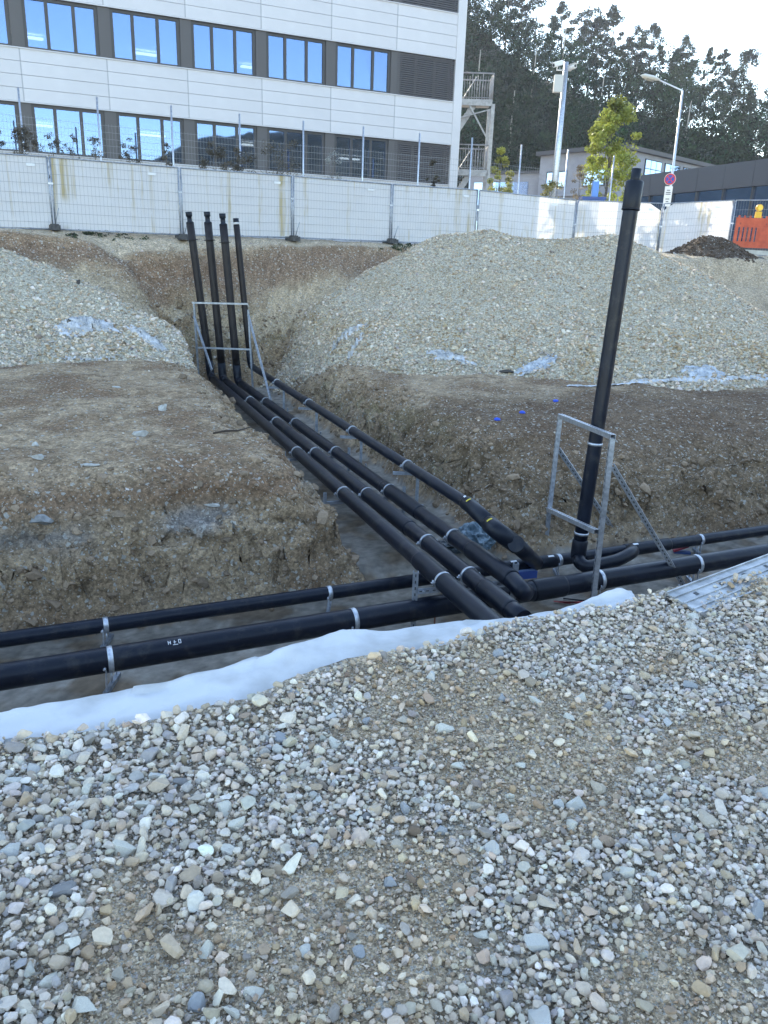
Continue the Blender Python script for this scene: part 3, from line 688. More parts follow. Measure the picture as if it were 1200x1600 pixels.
def sleeve(root, a, b, r, name='sleeve'):
    a = np.asarray(a, float); b = np.asarray(b, float); d = (b - a) / np.linalg.norm(b - a)
    mb = MB(); mb.tube([a, a + d * .004, a + d * .03, b - d * .03, b - d * .004, b], [r + .001, r + .007, r + .010, r + .010, r + .007, r + .001], 24); return mb.build(name, M_PIPEDARK, root)
def sticker(root, p, d, r, az, size, m, name='label_sticker'):
    """small label wrapped on a pipe at angle az from the top, towards the viewer"""
    d = np.asarray(d, float) / np.linalg.norm(d); up = np.array([0, 0, 1.]); s_ = np.cross(d, up)
    if np.linalg.norm(s_) < .3: s_ = np.cross(d, [0, 1., 0])
    s_ /= np.linalg.norm(s_); u2 = np.cross(s_, d)
    if s_[1] > 0: s_ = -s_
    mb = MB(); rows = []
    for k in range(5):
        a = az + (k / 4 - .5) * size[1] / r
        for e in (-.5, .5): rows.append(np.asarray(p) + d * e * size[0] + (u2 * math.cos(a) + s_ * math.sin(a)) * (r + .004))
    mb.add(rows, [(2 * k, 2 * k + 1, 2 * k + 3, 2 * k + 2) for k in range(4)]); return mb.build(name, m, root)
def lerp(a, b, t): return np.asarray(a) * (1 - t) + np.asarray(b) * t
def on_line(a, b, px):
    """point of segment a-b that the photo shows at column px"""
    ts = np.linspace(-.1, 1.1, 2401); P = np.asarray(a) + ts[:, None] * (np.asarray(b) - np.asarray(a)); q = 600 + F * (P @ RT) / (P @ FW)
    return P[np.argmin(abs(q - px))]

ZA = -3.45
A1 = atz(780, 985, ZA); B1 = atz(818, 968, ZA); C1 = atz(800, 905, ZA)
dirT = np.array([BD[0], BD[1], 0])
def run_end(p0, pxs, Yend):   # straight run through p0 and a second measured pixel, out to Yend
    p1 = atz(*pxs, ZA); d = (p1 - p0) / np.linalg.norm(p1 - p0); return p0 + d * (Yend - p0[1]) / d[1]
A2 = run_end(A1, (464, 707), 21.9); B2 = run_end(B1, (493, 708), 21.6); C2 = run_end(C1, (462, 661), 21.3)
def riser_top(base_px_top, Y): return aty(*base_px_top, Y)
def trench_pipe(p0, p1, top, r, cl_px, sl_px, label, cap=True, extra_start=None, oldm=True):
    root = empty('insulated_pipe', (p0[0], p0[1], p0[2] - r), label, 'pipe', 'black insulated pipes in the long trench')
    d = np.asarray(p1) - np.asarray(p0); dn_ = d / np.linalg.norm(d); st = ([np.asarray(q, float) for q in extra_start] if extra_start else []) + [np.asarray(p0)]
    run = bend(st + [p0 + d * .02, p1 - dn_ * .42], .25); MB().tube(sub(run[:-1], 1) + sub([run[-2], run[-1]], 12)[1:], r, 28).build('pipe_run', M_PIPE, root)
    tp = np.asarray(top); up_ = (tp - p1) / np.linalg.norm(tp - p1)
    MB().tube(bend([p1 - dn_ * .44, p1, p1 + up_ * .44], .34, 10), r * 1.07, 28).build('elbow', M_PIPEDARK, root)
    MB().tube(sub([p1 + up_ * .42, tp], 6), r, 28).build('riser', M_PIPEOLD if oldm else M_PIPE, root)
    if cap:
        MB().tube([tp - up_ * .42, tp - up_ * .40], r + .045, 24).build('collar_flange', M_PIPEOLD, root)
        MB().tube([tp, tp + up_ * .03, tp + up_ * .05, tp + up_ * .16, tp + up_ * .17, tp + up_ * .28], [r * 1.03, r * .95, r * .62, r * .62, r * .80, r * .84], 24).build('end_cap', M_PIPEDARK, root)
    else:
        MB().tube([tp - up_ * .02, tp + up_ * .17], r * .93, 24).build('end_cap', M_PIPEDARK, root)
        MB().tube([tp + up_ * .02, tp + up_ * .07], r * .98, 20).build('torn_tape', M_SHEET, root)
    for x in cl_px: clamp(root, on_line(p0, p1, x), d, r)
    for x0, x1 in sl_px: sleeve(root, on_line(p0, p1, x0), on_line(p0, p1, x1), r)
    return root, d
rA, dA = trench_pipe(A1, A2, aty(297, 349, 21.9), .10, [464, 537, 693], [(655, 790)], 'black insulated pipe on the left of the trench row, its standpipe outermost left', extra_start=None)
rB, dB = trench_pipe(B1, B2, aty(325, 349, 21.6), .10, [391, 432, 493, 574, 668, 733], [(641, 570), (756, 800)], 'black insulated pipe second from the left in the trench, with the second standpipe')
rC, dC = trench_pipe(C1, C2, aty(349, 352, 21.3), .10, [416, 462, 525, 609, 709], [(657, 600), (735, 800)], 'black insulated pipe third from left in the trench, beside the raised thin one', extra_start=[on_line(atz(0, 1058, -3.8), atz(1200, 863, -3.8), 822), C1 + np.array([.10, -.25, -.06])])
sticker(rA, aty(298, 357, 21.9), (0, 0, 1), .10, 0, (.10, .1), M_LABELW); sticker(rB, aty(325, 360, 21.6), (0, 0, 1), .10, 0, (.08, .12), M_LABELW)
# thin raised pipe on the right
ZD = -3.05
D1 = atz(735, 790, ZD); D2p = atz(433, 598, ZD); dD = (D2p - D1) / np.linalg.norm(D2p - D1); D2 = D1 + dD * (21.5 - D1[1]) / dD[1]
rD, _ = trench_pipe(D1, D2, aty(369.5, 352, 21.5), .08, [433, 483, 551, 637], [(474, 481)], 'thin black pipe raised on brackets along the right wall of the trench', cap=False)
big0 = atz(0, 1058, -3.8); big1 = atz(1200, 863, -3.8); th0 = atz(0, 1000, -3.85); th1 = atz(1200, 828, -3.85)
jd = on_line(th0, th1, 838)
E1 = aty(775, 824, D1[1] - .85); E2 = aty(806, 850, D1[1] - 1.02)
E1[2] = min(E1[2], ZD - .02)
MB().tube([D1 + dD * .15, D1 + dD * .12, D1, E1 + (D1 - E1) * .1], [.082, .094, .097, .097], 24).build('sleeve', M_PIPEDARK, rD)
MB().tube(bend([E1 + (D1 - E1) * .22, E1, E2 + (jd - E2) * .1], .12), .108, 24).build('sleeve', M_PIPEDARK, rD)
MB().tube([E2, jd], .095, 24).build('branch', M_PIPE, rD)
for px_, py_, m_, k_ in ((727, 785, M_LABELW, 0), (737, 800, M_LABELY, 1), (770, 826, M_LABELY, 2), (803, 843, M_LABELY, 3)):
    pt = on_line(D1, E1, px_) if px_ < 776 else on_line(E1, jd, px_)
    sticker(rD, pt, np.asarray(E1) - D1, .108, .5, (.05, .03) if m_ is M_LABELW else (.03, .07), m_)

# cross trench pipes
def long_pipe(a, b, r, ext, label, clamps, sleeves, name='insulated_pipe'):
    d = (b - a) / np.linalg.norm(b - a); a2 = a - d * ext; b2 = b + d * ext
    root = empty(name, (a[0], a[1], a[2] - r), label, 'pipe', 'black insulated pipes across the front trench')
    MB().tube(sub([a2, b2], 20), r, 36).build('pipe_run', M_PIPE, root)
    for x in clamps: clamp(root, on_line(a, b, x), d, r, False, .006, .05, 'band')
    for x0, x1 in sleeves: sleeve(root, on_line(a, b, x0), on_line(a, b, x1), r)
    return root, d
rBig, dBig = long_pipe(big0, big1, .125, 3.0, 'thickest black insulated pipe, nearest in the cross trench', [172, 552, 935, 1087], [(830, 880)])
rTh, dTh = long_pipe(th0, th1, .08, 3.0, 'thinner black insulated pipe running behind the thickest one', [165, 514, 872, 1093], [(785, 868), (975, 1045)])
for x in (800, 858): sticker(rTh, on_line(th0, th1, x), dTh, .09, .35, (.09, .03), M_LABELW)
sticker(rTh, on_line(th0, th1, 990), dTh, .09, .3, (.09, .03), M_LABELW)
# band screws below each clamp
# chalk marks on the thick pipe
mk = MB()
pc = on_line(big0, big1, 272); sdv = np.cross(dBig, [0, 0, 1.]); sdv /= np.linalg.norm(sdv)
if sdv[1] > 0: sdv = -sdv
a_ = .55; nrm = np.array([0, 0, 1.]) * math.cos(a_) + sdv * math.sin(a_); tv = np.cross(nrm, dBig)
if tv[2] < 0: tv = -tv
def stroke(x0, y0, x1, y1):
    q0 = pc + dBig * x0 + nrm * .128 + tv * y0; q1 = pc + dBig * x1 + nrm * .128 + tv * y1; mk.bar(q0, q1, .006, .003, nrm)
for s4 in [(-.06, -.02, -.06, .02), (-.06, .0, -.04, .0), (-.04, -.02, -.04, .02), (-.01, .0, .015, .0), (0, -.02, 0, .02), (.04, -.02, .04, .02), (.04, .02, .06, .02), (.06, .02, .06, -.02), (.06, -.02, .04, -.02), (-.02, -.03, .03, -.03)]: stroke(*s4)
mk.build('chalk_mark', M_WHITE, rBig)
# thick pipe ends of A/B dropping to the large pipe: lower stub seen right of the fleece
# right-hand riser with its elbow loop
rb0 = aty(905, 856, 9.75); rt = aty(992, 284, 9.95)
stand = empty('standpipe', tuple(rb0 - np.array([0, 0, .2])), 'tall single black standpipe leaning right inside the front steel frame', 'pipe')
up_ = (rt - rb0) / np.linalg.norm(rt - rb0)
MB().tube(sub([rb0 - up_ * .02, rt], 12), .088, 32).build('riser', M_PIPE, stand)
MB().tube([rt - up_ * .32, rt - up_ * .31, rt - up_ * .29, rt, rt + up_ * .01], [.09, .098, .102, .102, .092], 28).build('cap_sleeve', M_PIPEDARK, stand)
MB().tube([rt - up_ * .31, rt - up_ * .295], .106, 28).build('cap_rib', M_PIPEDARK, stand)
MB().tube([rt, rt + up_ * .03, rt + up_ * .14], [.06, .056, .056], 20).build('inner_pipe', M_PIPEDARK, stand)
MB().tube([rb0 - up_ * .14, rb0 - up_ * .12, rb0 + up_ * .10, rb0 + up_ * .115], [.09, .10, .10, .09], 28).build('sleeve', M_PIPEDARK, stand)
ea = rb0 - up_ * .12; eb = aty(916, 886, 9.55); ec = aty(965, 876, 9.75); ed = on_line(th0, th1, 985)
MB().tube(bend([ea, aty(906, 880, 9.6), eb, ec, aty(990, 862, 9.95), ed], .14, 8), .085, 24).build('elbow', M_PIPEDARK, stand)
sticker(stand, aty(908, 868, 9.6), up_, .095, 0, (.09, .03), M_LABELY)
clamp(stand, lerp(rb0, rt, (700 - 690) / 100 * 0 + .31), up_, .088, False, .006, .035, 'band')
clamp(stand, lerp(rb0, rt, .045), up_, .088, False, .006, .035, 'band')

# ================================================================ STEEL SUPPORTS
def channel(mb, slots, p0, p1, w=.045, face=(0, -1, 0)):
    """C-profile strut: back, two flanges and dark slot marks along the back"""
    p0 = np.asarray(p0, float); p1 = np.asarray(p1, float); d = (p1 - p0) / np.linalg.norm(p1 - p0)
    f = np.asarray(face, float); f = f - d * (f @ d); f /= np.linalg.norm(f); s_ = np.cross(d, f); L = np.linalg.norm(p1 - p0); c = (p0 + p1) / 2
    mb.box(c + f * w * .46, (L, w, .004), (d, s_, f))
    for k in (-1, 1):
        mb.box(c + s_ * k * w * .48, (L, .004, w * .9), (d, s_, f))
        mb.box(c + s_ * k * w * .36 - f * w * .44, (L, w * .22, .004), (d, s_, f))
    if slots is not None:
        n = int(L / .075)
        for i in range(n):
            slots.box(p0 + d * (i + .5) * L / n + f * (w * .46 + .0035), (.034, .014, .002), (d, s_, f))
def steel_frame(name, label, members, w, slot=True, origin=(0, 0, 0), m=None):
    root = empty(name, origin, label, 'steel frame')
    for nm, a, b, face in members:
        mb = MB(); sb = MB(); channel(mb, sb if slot else None, a, b, w, face); o = mb.build(nm, m or M_GALV, root)
        if slot: sb.build('slots', M_SLOT, o)['kind'] = 'stuff'
    return root
zf = -4.1
fl0 = atz(850, 868, zf); fr0 = atz(923, 950, zf); tl = np.array([fl0[0] + .02, 10.7, -2.07]); tr = np.array([fr0[0] - .03, 8.85, -1.93])
fl0[1] = 10.7; LB = aty(857, 796, 10.7); RB_ = aty(932, 831, 8.85)
bl = aty(873, 702, 10.7); br = aty(957, 728, 8.85); fbl = atz(975, 852, zf); fbr = atz(1070, 918, zf)
FACE_ = (-.2, -1, 0); FX = (-1, 0, 0)
fr = steel_frame('support_frame', 'large slotted steel frame standing round the tall single standpipe', [
    ('post', (fl0[0], 10.7, zf), tl, FX), ('post', (fr0[0], 8.9, zf), tr, FX),
    ('top_rail', tl + (0, .02, .02), tr + (0, -.02, .02), (0, 0, 1)), ('lower_rail', LB, RB_, (0, 0, 1)),
    ('brace', bl, fbl, FACE_), ('brace', br, fbr, FACE_)], .06, True, (fr0[0], 9.8, zf))
for p in ((fl0[0], 10.7), (fr0[0], 8.9), (fbl[0], fbl[1]), (fbr[0], fbr[1])): MB().box((p[0], p[1], zf + .006), (.14, .14, .008)).build('foot_plate', M_GALVDULL, fr)
Yf = 21.0
q = lambda x, y, Y=Yf: aty(x, y, Y)
steel_frame('support_frame', 'small steel frame around the row of four standpipes at the trench end', [
    ('post', q(303, 472), q(311, 600), FACE_), ('post', q(388, 484), q(395, 606), FACE_), ('top_rail', q(300, 473), q(388, 475), FACE_),
    ('lower_rail', q(305, 543), q(391, 546), FACE_), ('brace', q(303, 494), q(331, 578, 19.6), FACE_), ('brace', q(388, 492), q(427, 640, 18.0), FACE_)], .042, False, tuple(q(345, 600)), M_GALVDULL)
# T-shaped bracket posts below the thin pipe
for x in (433, 483, 551, 637):
    c = on_line(D1, D2, x); base = np.array([c[0] + .16, c[1] - .0, -3.86]); root = empty('pipe_bracket', tuple(base),
        {433: 'farthest of the bracket posts under the thin raised pipe', 483: 'second farthest bracket post under the thin raised pipe', 551: 'third bracket post from the far end, under the thin raised pipe', 637: 'nearest bracket post under the thin raised pipe'}[x], 'pipe support', 'bracket posts under the thin raised pipe')
    mb = MB(); channel(mb, None, base, base + (0, 0, .70), .05, FX); mb.build('post', M_GALVDULL, root)
    mb = MB(); channel(mb, None, (c[0] - .22, c[1] - .02, c[2] - .115), (c[0] + .18, c[1] - .02, c[2] - .115), .045, (0, 0, 1)); mb.build('bracket_arm', M_GALVDULL, root)
    MB().box(base + (0, 0, .004), (.15, .15, .008)).build('foot_plate', M_GALVDULL, root)
    MB().tube([(c[0], c[1], c[2] - .11), (c[0], c[1], c[2] - .075)], .008, 8).build('threaded_rod', M_GALV, root)
    MB().bar(base + (.09, -.04, .0), base + (.09, -.04, .22), .03).build('short_angle', M_GALVDULL, root)
# cross rails below the three thick trench pipes
perp = np.array([RB[0], RB[1], 0])
def rack(ca, label, left=.22, right=1.0, h=.16, posts=True, base=-3.86):
    root = empty('pipe_rack', (ca[0], ca[1], base), label, 'pipe support', 'low steel racks under the trench pipes')
    z = ZA - .10 - .028; a = np.array([ca[0], ca[1], z]) - perp * left; b = np.array([ca[0], ca[1], z]) + perp * right
    mb = MB(); channel(mb, None, a, b, .045, (0, 0, 1)); mb.build('cross_rail', M_GALVDULL, root)
    for p in (a - perp * .03, b + perp * .03):
        mb = MB(); channel(mb, None, (p[0], p[1], base), (p[0], p[1], z + h), .05, FX); mb.build('post', M_GALVDULL, root)
for x, lab in ((464, 'farthest visible low rack under the trench pipes'), (537, 'low rack with a short post left of the thick trench pipes, middle of the trench')):
    rack(on_line(A1, A2, x), lab, .26 if x == 537 else .2, .95)
pk = on_line(A1, A2, 693)
root = empty('pipe_rack', (pk[0] - .3, pk[1], -4.1), 'nearest rack carrying the trench pipes over the cross pipes, with two tall posts', 'pipe support', 'low steel racks under the trench pipes')
pL = atz(645, 990, -4.1); pR = aty(800, 950, 8.45)
zr = ZA - .13; la = np.array([pL[0], pL[1], zr]); rb_ = np.array([pR[0], pR[1], zr])
mb = MB(); sb = MB(); channel(mb, sb, (pL[0], pL[1], -4.1), (pL[0], pL[1], zr + .24), .06, (0, -1, 0)); o_ = mb.build('post', M_GALVDULL, root); sb.build('slots', M_SLOT, o_)['kind'] = 'stuff'
mb = MB(); channel(mb, None, (pR[0], pR[1], -4.1), (pR[0], pR[1], zr + .24), .06, (0, -1, 0)); mb.build('post', M_GALVDULL, root)
mb = MB(); sb = MB(); channel(mb, sb, la + (.02, 0, 0), rb_ - (.02, 0, 0), .055, (0, -1, .3)); o_ = mb.build('cross_rail', M_GALVDULL, root); sb.build('slots', M_SLOT, o_)['kind'] = 'stuff'
for t_ in (.08, .42, .88, .97): MB().tube([lerp(la, rb_, t_) + (0, -.04, .01), lerp(la, rb_, t_) + (0, -.07, .01)], .014, 6).build('bolt', M_GALV, root)
# stands under the bands of the cross pipes
for line, r_, xs3, nm in (((big0, big1), .125, (172, 552, 935, 1087), 'thickest pipe'), ((th0, th1), .08, (165, 514, 872, 1093), 'thinner cross pipe')):
    names = ['leftmost', 'second from left', 'third from left', 'rightmost']
    for i, x in enumerate(xs3):
        c = on_line(*line, x); root = empty('pipe_stand', (c[0], c[1], -4.1), f'{names[i]} small stand under the {nm} in the cross trench', 'pipe support', f'small stands under the {nm}')
        zc = -4.1 if nm[0] == 't' and r_ > .1 else -4.08
        MB().tube([(c[0], c[1], zc), (c[0], c[1], c[2] - r_)], .011, 8).build('threaded_rod', M_GALV, root)
        for s_ in (-1, 1): MB().bar((c[0] - .02 * 0, c[1] - r_ - .03 if s_ < 0 else c[1] + r_ + .03, zc), (c[0], c[1] - r_ * .9 if s_ < 0 else c[1] + r_ * .9, c[2] + .0), .028, .008, (1, 0, 0)).build('strap', M_GALV, root)
        MB().box((c[0], c[1], zc + .03), (.045, 2 * r_ + .14, .045)).build('rail', M_GALVDULL, root)
        MB().tube([(c[0], c[1] - r_ - .012, c[2] - .02), (c[0], c[1] - r_ - .05, c[2] - .02)], .012, 6).build('bolt', M_GALV, root)

# ---------------------------------------------------------------- things in the trench
M_TARP = mat('blue_grey_tarpaulin', (.09, .15, .20), .4, build=noisecol((.05, .09, .12), (.24, .32, .38), 7, 5, .3, 20, .01))
def lump(name, c, r, m, label, cat, seed, sz=(1, 1, 1), sub_=4):
    import bmesh
    bm = bmesh.new(); bmesh.ops.create_icosphere(bm, subdivisions=sub_, radius=1); V_ = np.array([v.co[:] for v in bm.verts]); F_ = np.array([[v.index for v in f.verts] for f in bm.faces]); bm.free()
    n = 1 - .55 * np.abs(fbm(V_[:, 0], V_[:, 1], V_[:, 2] + seed, 4, 1.7)); V_ = V_ * n[:, None] * np.array(sz) * r; V_[:, 2] = np.maximum(V_[:, 2], -.3 * r)
    o = npmesh(name, V_ + np.array(c), F_, m, None, None, False); return tag(o, label, cat)
c = hit(742, 858, gnd); lump('plastic_bag', c + (0, .0, .14), .30, M_TARP, 'crumpled blue-grey plastic tarp on the trench floor behind the thick pipes', 'tarpaulin', 2, (1.0, .8, .9))
c = hit(700, 860, gnd); lump('plastic_bag', c + (0, .0, .05), .22, mat('dark_film', (.03, .045, .055), .35), 'dark folded film on the trench floor left of the blue-grey tarp', 'plastic sheet', 5, (1.3, .8, .4))
c = atz(820, 902, -3.95); root = empty('blue_pallet_box', tuple(c), 'flat blue plastic box lying between the two cross pipes', 'box')
MB().box(c + (0, .10, .02), (.30, .18, .10), (np.array([.95, .3, 0]), np.array([-.3, .95, 0]), np.array([0, 0, 1.]))).build('box_body', mat('blue_box', (.04, .08, .28), .4), root)
MB().box(c + (0, .10, .075), (.26, .14, .006), (np.array([.95, .3, 0]), np.array([-.3, .95, 0]), np.array([0, 0, 1.]))).build('box_lid', mat('blue_film', (.20, .28, .48), .3), root)
# red and blue lever tools near the wall at the right
c = hit(1062, 866, gnd); root = empty('hand_tool', tuple(c), 'small red and blue tool lying behind the thick pipe on the right', 'tool')
MB().bar(c + (-.10, 0, .05), c + (.12, .04, .12), .05, .03).build('handle', mat('red_plastic', (.30, .03, .05), .4), root)
MB().bar(c + (-.08, .04, .02), c + (.16, .02, .02), .08, .04).build('tool_body', mat('dark_blue_plastic', (.04, .08, .22), .4), root)
# black cable on the floor
cp = [atz(x, y, -4.08) for x, y in ((880, 935), (925, 940), (975, 928), (1030, 938), (1075, 925))]
tag(MB().tube(bend(cp, .3), .010, 8).build('cable', M_PIPEDARK, None), 'thin black cable lying on the floor at the foot of the front frame', 'cable')
# marking stake and red spray mark
c = atz(678, 990, -4.1); tag(MB().tube([c, c + (0, 0, .30)], .010, 8).build('marking_stake', mat('rusty_steel', (.16, .07, .04), .8), None), 'thin rusty rebar stake standing on the floor beside the nearest rack post', 'stake')
c = atz(893, 942, -4.083); k = MB()
for a0, a1, b0, b1 in ((-.22, -.02, .2, .03), (-.1, .08, .16, -.06), (-.16, -.08, -.02, .06)): k.box((c[0] + (a0 + b0) / 2, c[1] + (a1 + b1) / 2, -4.078), (abs(b0 - a0), .035, .002), (np.array([math.cos(a1), math.sin(a1 * 3), 0]), np.array([-math.sin(a1 * 3), math.cos(a1), 0]), np.array([0, 0, 1.])))
tag(k.build('spray_mark', mat('red_paint', (.35, .05, .05), .8), None), 'red spray paint mark on the trench floor by the frame foot', 'paint mark')

# ---------------------------------------------------------------- aluminium ramp plank on the right gravel edge
pa = atz(1040, 928, -1.665); pb = atz(1330, 819, -1.665); d_ = (pb - pa) / np.linalg.norm(pb - pa); s_ = np.array([d_[1], -d_[0], -.16]); s_ /= np.linalg.norm(s_); u_ = np.cross(s_, d_)
if u_[2] < 0: u_ = -u_
ramp = empty('loading_ramp', tuple(pa), 'worn aluminium ramp plank with square holes lying on the gravel edge at right', 'ramp')
L = np.linalg.norm(pb - pa); cc_ = (pa + pb) / 2; RW = .22; RA = (d_, s_, u_)
MB().box(cc_ + s_ * RW / 2, (L, RW, .012), RA).build('deck', M_ALU, ramp)
for o_ in (.004, RW - .004): MB().box(cc_ + s_ * o_ - u_ * .022, (L, .008, .075), RA).build('side_rail', M_ALU, ramp)
for o_ in (.05, .11, .17): MB().box(cc_ + s_ * o_ + u_ * .009, (L, .009, .007), RA).build('grip_rib', M_ALU, ramp)
for i in range(int(L / .24)):
    for o_ in (.08,): MB().box(pa + d_ * (.16 + i * .24) + s_ * o_ + u_ * .0075, (.026, .024, .002), RA).build('square_hole', M_SLOT, ramp)  # dark plate on the deck paints the shade of an open hole

# ---------------------------------------------------------------- blue caps, single stones, twig
for x, y, lab in ((777, 657, 'leftmost of the three small blue caps on the brown soil'), (816, 646, 'middle of the three small blue caps on the brown soil'), (868, 628, 'small blue cap highest on the soil, left of the tall standpipe')):
    c = hit(x, y, gnd); o = lump('plastic_litter', c + (0, 0, .02), .062, M_BLUE, lab, 'litter', x, (1, .8, .55), 3)
M_LS = mat('pale_limestone', (.42, .41, .38), .8, build=noisecol((.32, .31, .28), (.52, .51, .48), 18, 8, .5, 50, .006))
def single(x, y, r, lab, k_, sc=(1, 1, 1), m=None, hf=gnd):
    V_, F_ = PROT[3][k_ % 8]; c = hit(x, y, hf); o = npmesh('stone', V_ * r * np.array(sc) + c + (0, 0, r * .25), F_, m or M_LS, None, None, False); tag(o, lab, 'stone')
single(68, 818, .16, 'large grey boulder stuck in the left dug face', 5, (1.35, .9, .55), mat('grey_boulder', (.25, .25, .24), .85, build=noisecol((.17, .17, .165), (.31, .31, .30), 14, 8, .6, 40, .01)))
single(58, 717, .09, 'rounded pale stone on the left plateau near its front rim', 2)
single(218, 681, .085, 'flat pale stone alone on the middle of the left plateau', 3, (1.3, .8, .7))
single(255, 640, .10, 'pale stone nearest the gravel heap on the left plateau', 4)
single(57, 697, .06, 'small grey stone just behind the rounded one on the left plateau', 5)
single(183, 606, .07, 'small flat stone near the left heap foot', 6, (1.4, .8, .5))
single(140, 728, .08, 'pale flat stone on the front rim of the left plateau', 7, (1.6, .8, .5))
single(240, 822, .10, 'grey stone embedded half way up the left dug face', 0, (.8, .8, 1.1))
single(330, 792, .09, 'light stone in the left dug face below the rim', 2, (1.2, .7, .6))
single(1094, 608, .07, 'pale stone on the dark soil below the fleece edge', 3)
single(122, 443, .10, 'single dark stone on the slope of the left gravel heap', 4, m=mat('dark_stone', (.06, .055, .05), .9), hf=hl)
single(795, 583, .13, 'dark earth clump at the heap foot left of the bluish film', 5, (1.8, .8, .5), mat('dark_stone', (.06, .055, .05), .9), hr)
a = hit(333, 679, gnd); b = hit(372, 676, gnd); c = hit(392, 672, gnd)
tag(MB().tube([a + (0, 0, .02), lerp(a, b, .5) + (0, 0, .04), b + (0, 0, .03), c + (0, 0, .05)], [.012, .016, .014, .008], 8).build('twig', M_WOODDK, None), 'dark twig lying near the trench rim on the left plateau', 'twig')
# ================================================================ OFFICE BUILDING
BC = np.array([2.41, 38.0]); BE = np.array([-.903, -.4296]); BN = np.array([.4296, -.903])
def W(s, off, z): p = BC + BE * s + BN * off; return np.array([p[0], p[1], z])
BAX = (np.array([BE[0], BE[1], 0]), np.array([BN[0], BN[1], 0]), np.array([0, 0, 1.]))
M_PANEL = mat('white_metal_cladding', (.56, .56, .59), .38, .0, noisecol((.52, .52, .55), (.58, .58, .61), .5, 4, .03, 3, .01, roughv=(.3, .45)))
M_TRIM = mat('grey_cladding_joint', (.30, .31, .34), .5)
M_FRAME = mat('dark_bronze_window_frame', (.045, .042, .045), .45)
M_PIER = mat('grey_brown_pier', (.085, .08, .082), .5)
M_BLIND = mat('dark_grey_blind', (.07, .065, .07), .5)
M_INT = mat('office_interior', (.35, .36, .38), .9)
def glass_build(t, b):
    o = [n for n in t.nodes if n.type == 'OUTPUT_MATERIAL'][0]
    g = N(t, 'ShaderNodeBsdfGlossy', Roughness=.02); g.inputs['Color'].default_value = (.34, .50, .86, 1)
    tr = N(t, 'ShaderNodeBsdfTransparent'); tr.inputs['Color'].default_value = (.30, .34, .37, 1)
    lw = N(t, 'ShaderNodeFresnel', IOR=2.3); mx = N(t, 'ShaderNodeMixShader')
    mr = N(t, 'ShaderNodeMapRange'); mr.inputs[3].default_value = .18; mr.inputs[4].default_value = 1.0
    t.links.new(lw.outputs[0], mr.inputs[0]); t.links.new(mr.outputs[0], mx.inputs[0]); t.links.new(tr.outputs[0], mx.inputs[1]); t.links.new(g.outputs[0], mx.inputs[2])
    t.links.new(mx.outputs[0], o.inputs['Surface'])
M_GLASS = mat('coated_window_glass', build=glass_build)
off_ = empty('office_building', tuple(W(0, 0, .28)), 'large white-clad office building with ribbon windows behind the site fence', 'building')
MOD = 2.862; PITCH = 3.32; NM = 8; SILL = [2.93, 6.25, 9.57]; HEAD = [4.55, 7.87, 11.19]
LB_ = NM * MOD
def pbox(mb, s0, s1, o0, o1, z0, z1): mb.box(W((s0 + s1) / 2, (o0 + o1) / 2, (z0 + z1) / 2), (s1 - s0, o1 - o0, z1 - z0), BAX); return mb
# shell: roof, side wall, rear, unseen upper storeys raised so their shadow covers the site
pbox(MB(), -.35, LB_ + 12, -16, -.10, 11.25, 20.2).build('upper_storeys', M_PANEL, off_)
pbox(MB(), -.35, -.05, -16, -.3, .1, 11.24).build('gable_wall', M_PANEL, off_)
pbox(MB(), -.33, .07, -.3, .06, .1, 20.0).build('corner_cladding', M_PANEL, off_)
pbox(MB(), LB_ + .02, LB_ + 12, -16, -.05, .1, 11.24).build('far_wall', M_PANEL, off_)
pbox(MB(), 0, LB_, -16, -15.8, .1, 11.2).build('rear_wall', M_INT, off_)
def shared(mbf, name, m):
    mb = MB(); mbf(mb); me = bpy.data.meshes.new(name); me.from_pydata(mb.v, [], mb.f); me.materials.append(m); return me
def place(me, name, loc, parent, rot=math.atan2(BE[1], BE[0])):
    o = bpy.data.objects.new(name, me); COL.objects.link(o); o.parent = parent
    o.matrix_parent_inverse = Matrix.Translation(-Vector(parent.location))
    o.location = [float(c) for c in loc]; o.rotation_euler = (0, 0, rot); return o
# local axes after the rotation: x = along the wall (away from the corner), y = into the building? (rot x->BE, y-> BE rotated 90)
def loc_box(x0, x1, o0, o1, z0, z1):   # o = outward offset; outward is local +y  (BE rotated by +90 deg = (0.4296,-0.903))
    return ((x0 + x1) / 2, (o0 + o1) / 2, (z0 + z1) / 2), (x1 - x0, o1 - o0, z1 - z0)
pm = shared(lambda m: m.box(*loc_box(.012, MOD - .012, -.04, .03, .008, .412)), 'facade_panel', M_PANEL)
fmh = HEAD[0] - SILL[0]
PANES = [(.33, .95), (1.06, 1.83), (1.94, 2.55)]
def framemb(m):
    xs2 = [(.21, .33), (.95, 1.06), (1.83, 1.94), (2.55, 2.66)]
    for a, b in xs2: m.box(*loc_box(a, b, -.16, -.06, .05, fmh - .05))
    m.box(*loc_box(.21, 2.66, -.16, -.058, 0, .07)); m.box(*loc_box(.21, 2.66, -.16, -.058, fmh - .12, fmh))
wm = shared(framemb, 'window', M_FRAME)
pmes = [shared(lambda m, a=a, b=b: m.box(*loc_box(a + .003, b - .003, -.115, -.105, .07, fmh - .12)), 'pane', M_GLASS) for a, b in PANES]
pier = shared(lambda m: m.box(*loc_box(-.205, .205, -.12, -.02, 0, fmh)), 'pier', M_PIER)
slat = shared(lambda m: [m.box(*loc_box(.10, 2.78, -.05, -.015, .03 + i * .078, .03 + i * .078 + .055)) for i in range(20)], 'blind', M_BLIND)
opn = shared(lambda m: m.box(*loc_box(.24, 2.63, -.02, -.016, 0.0, .02)), 'window_ledge', M_TRIM)
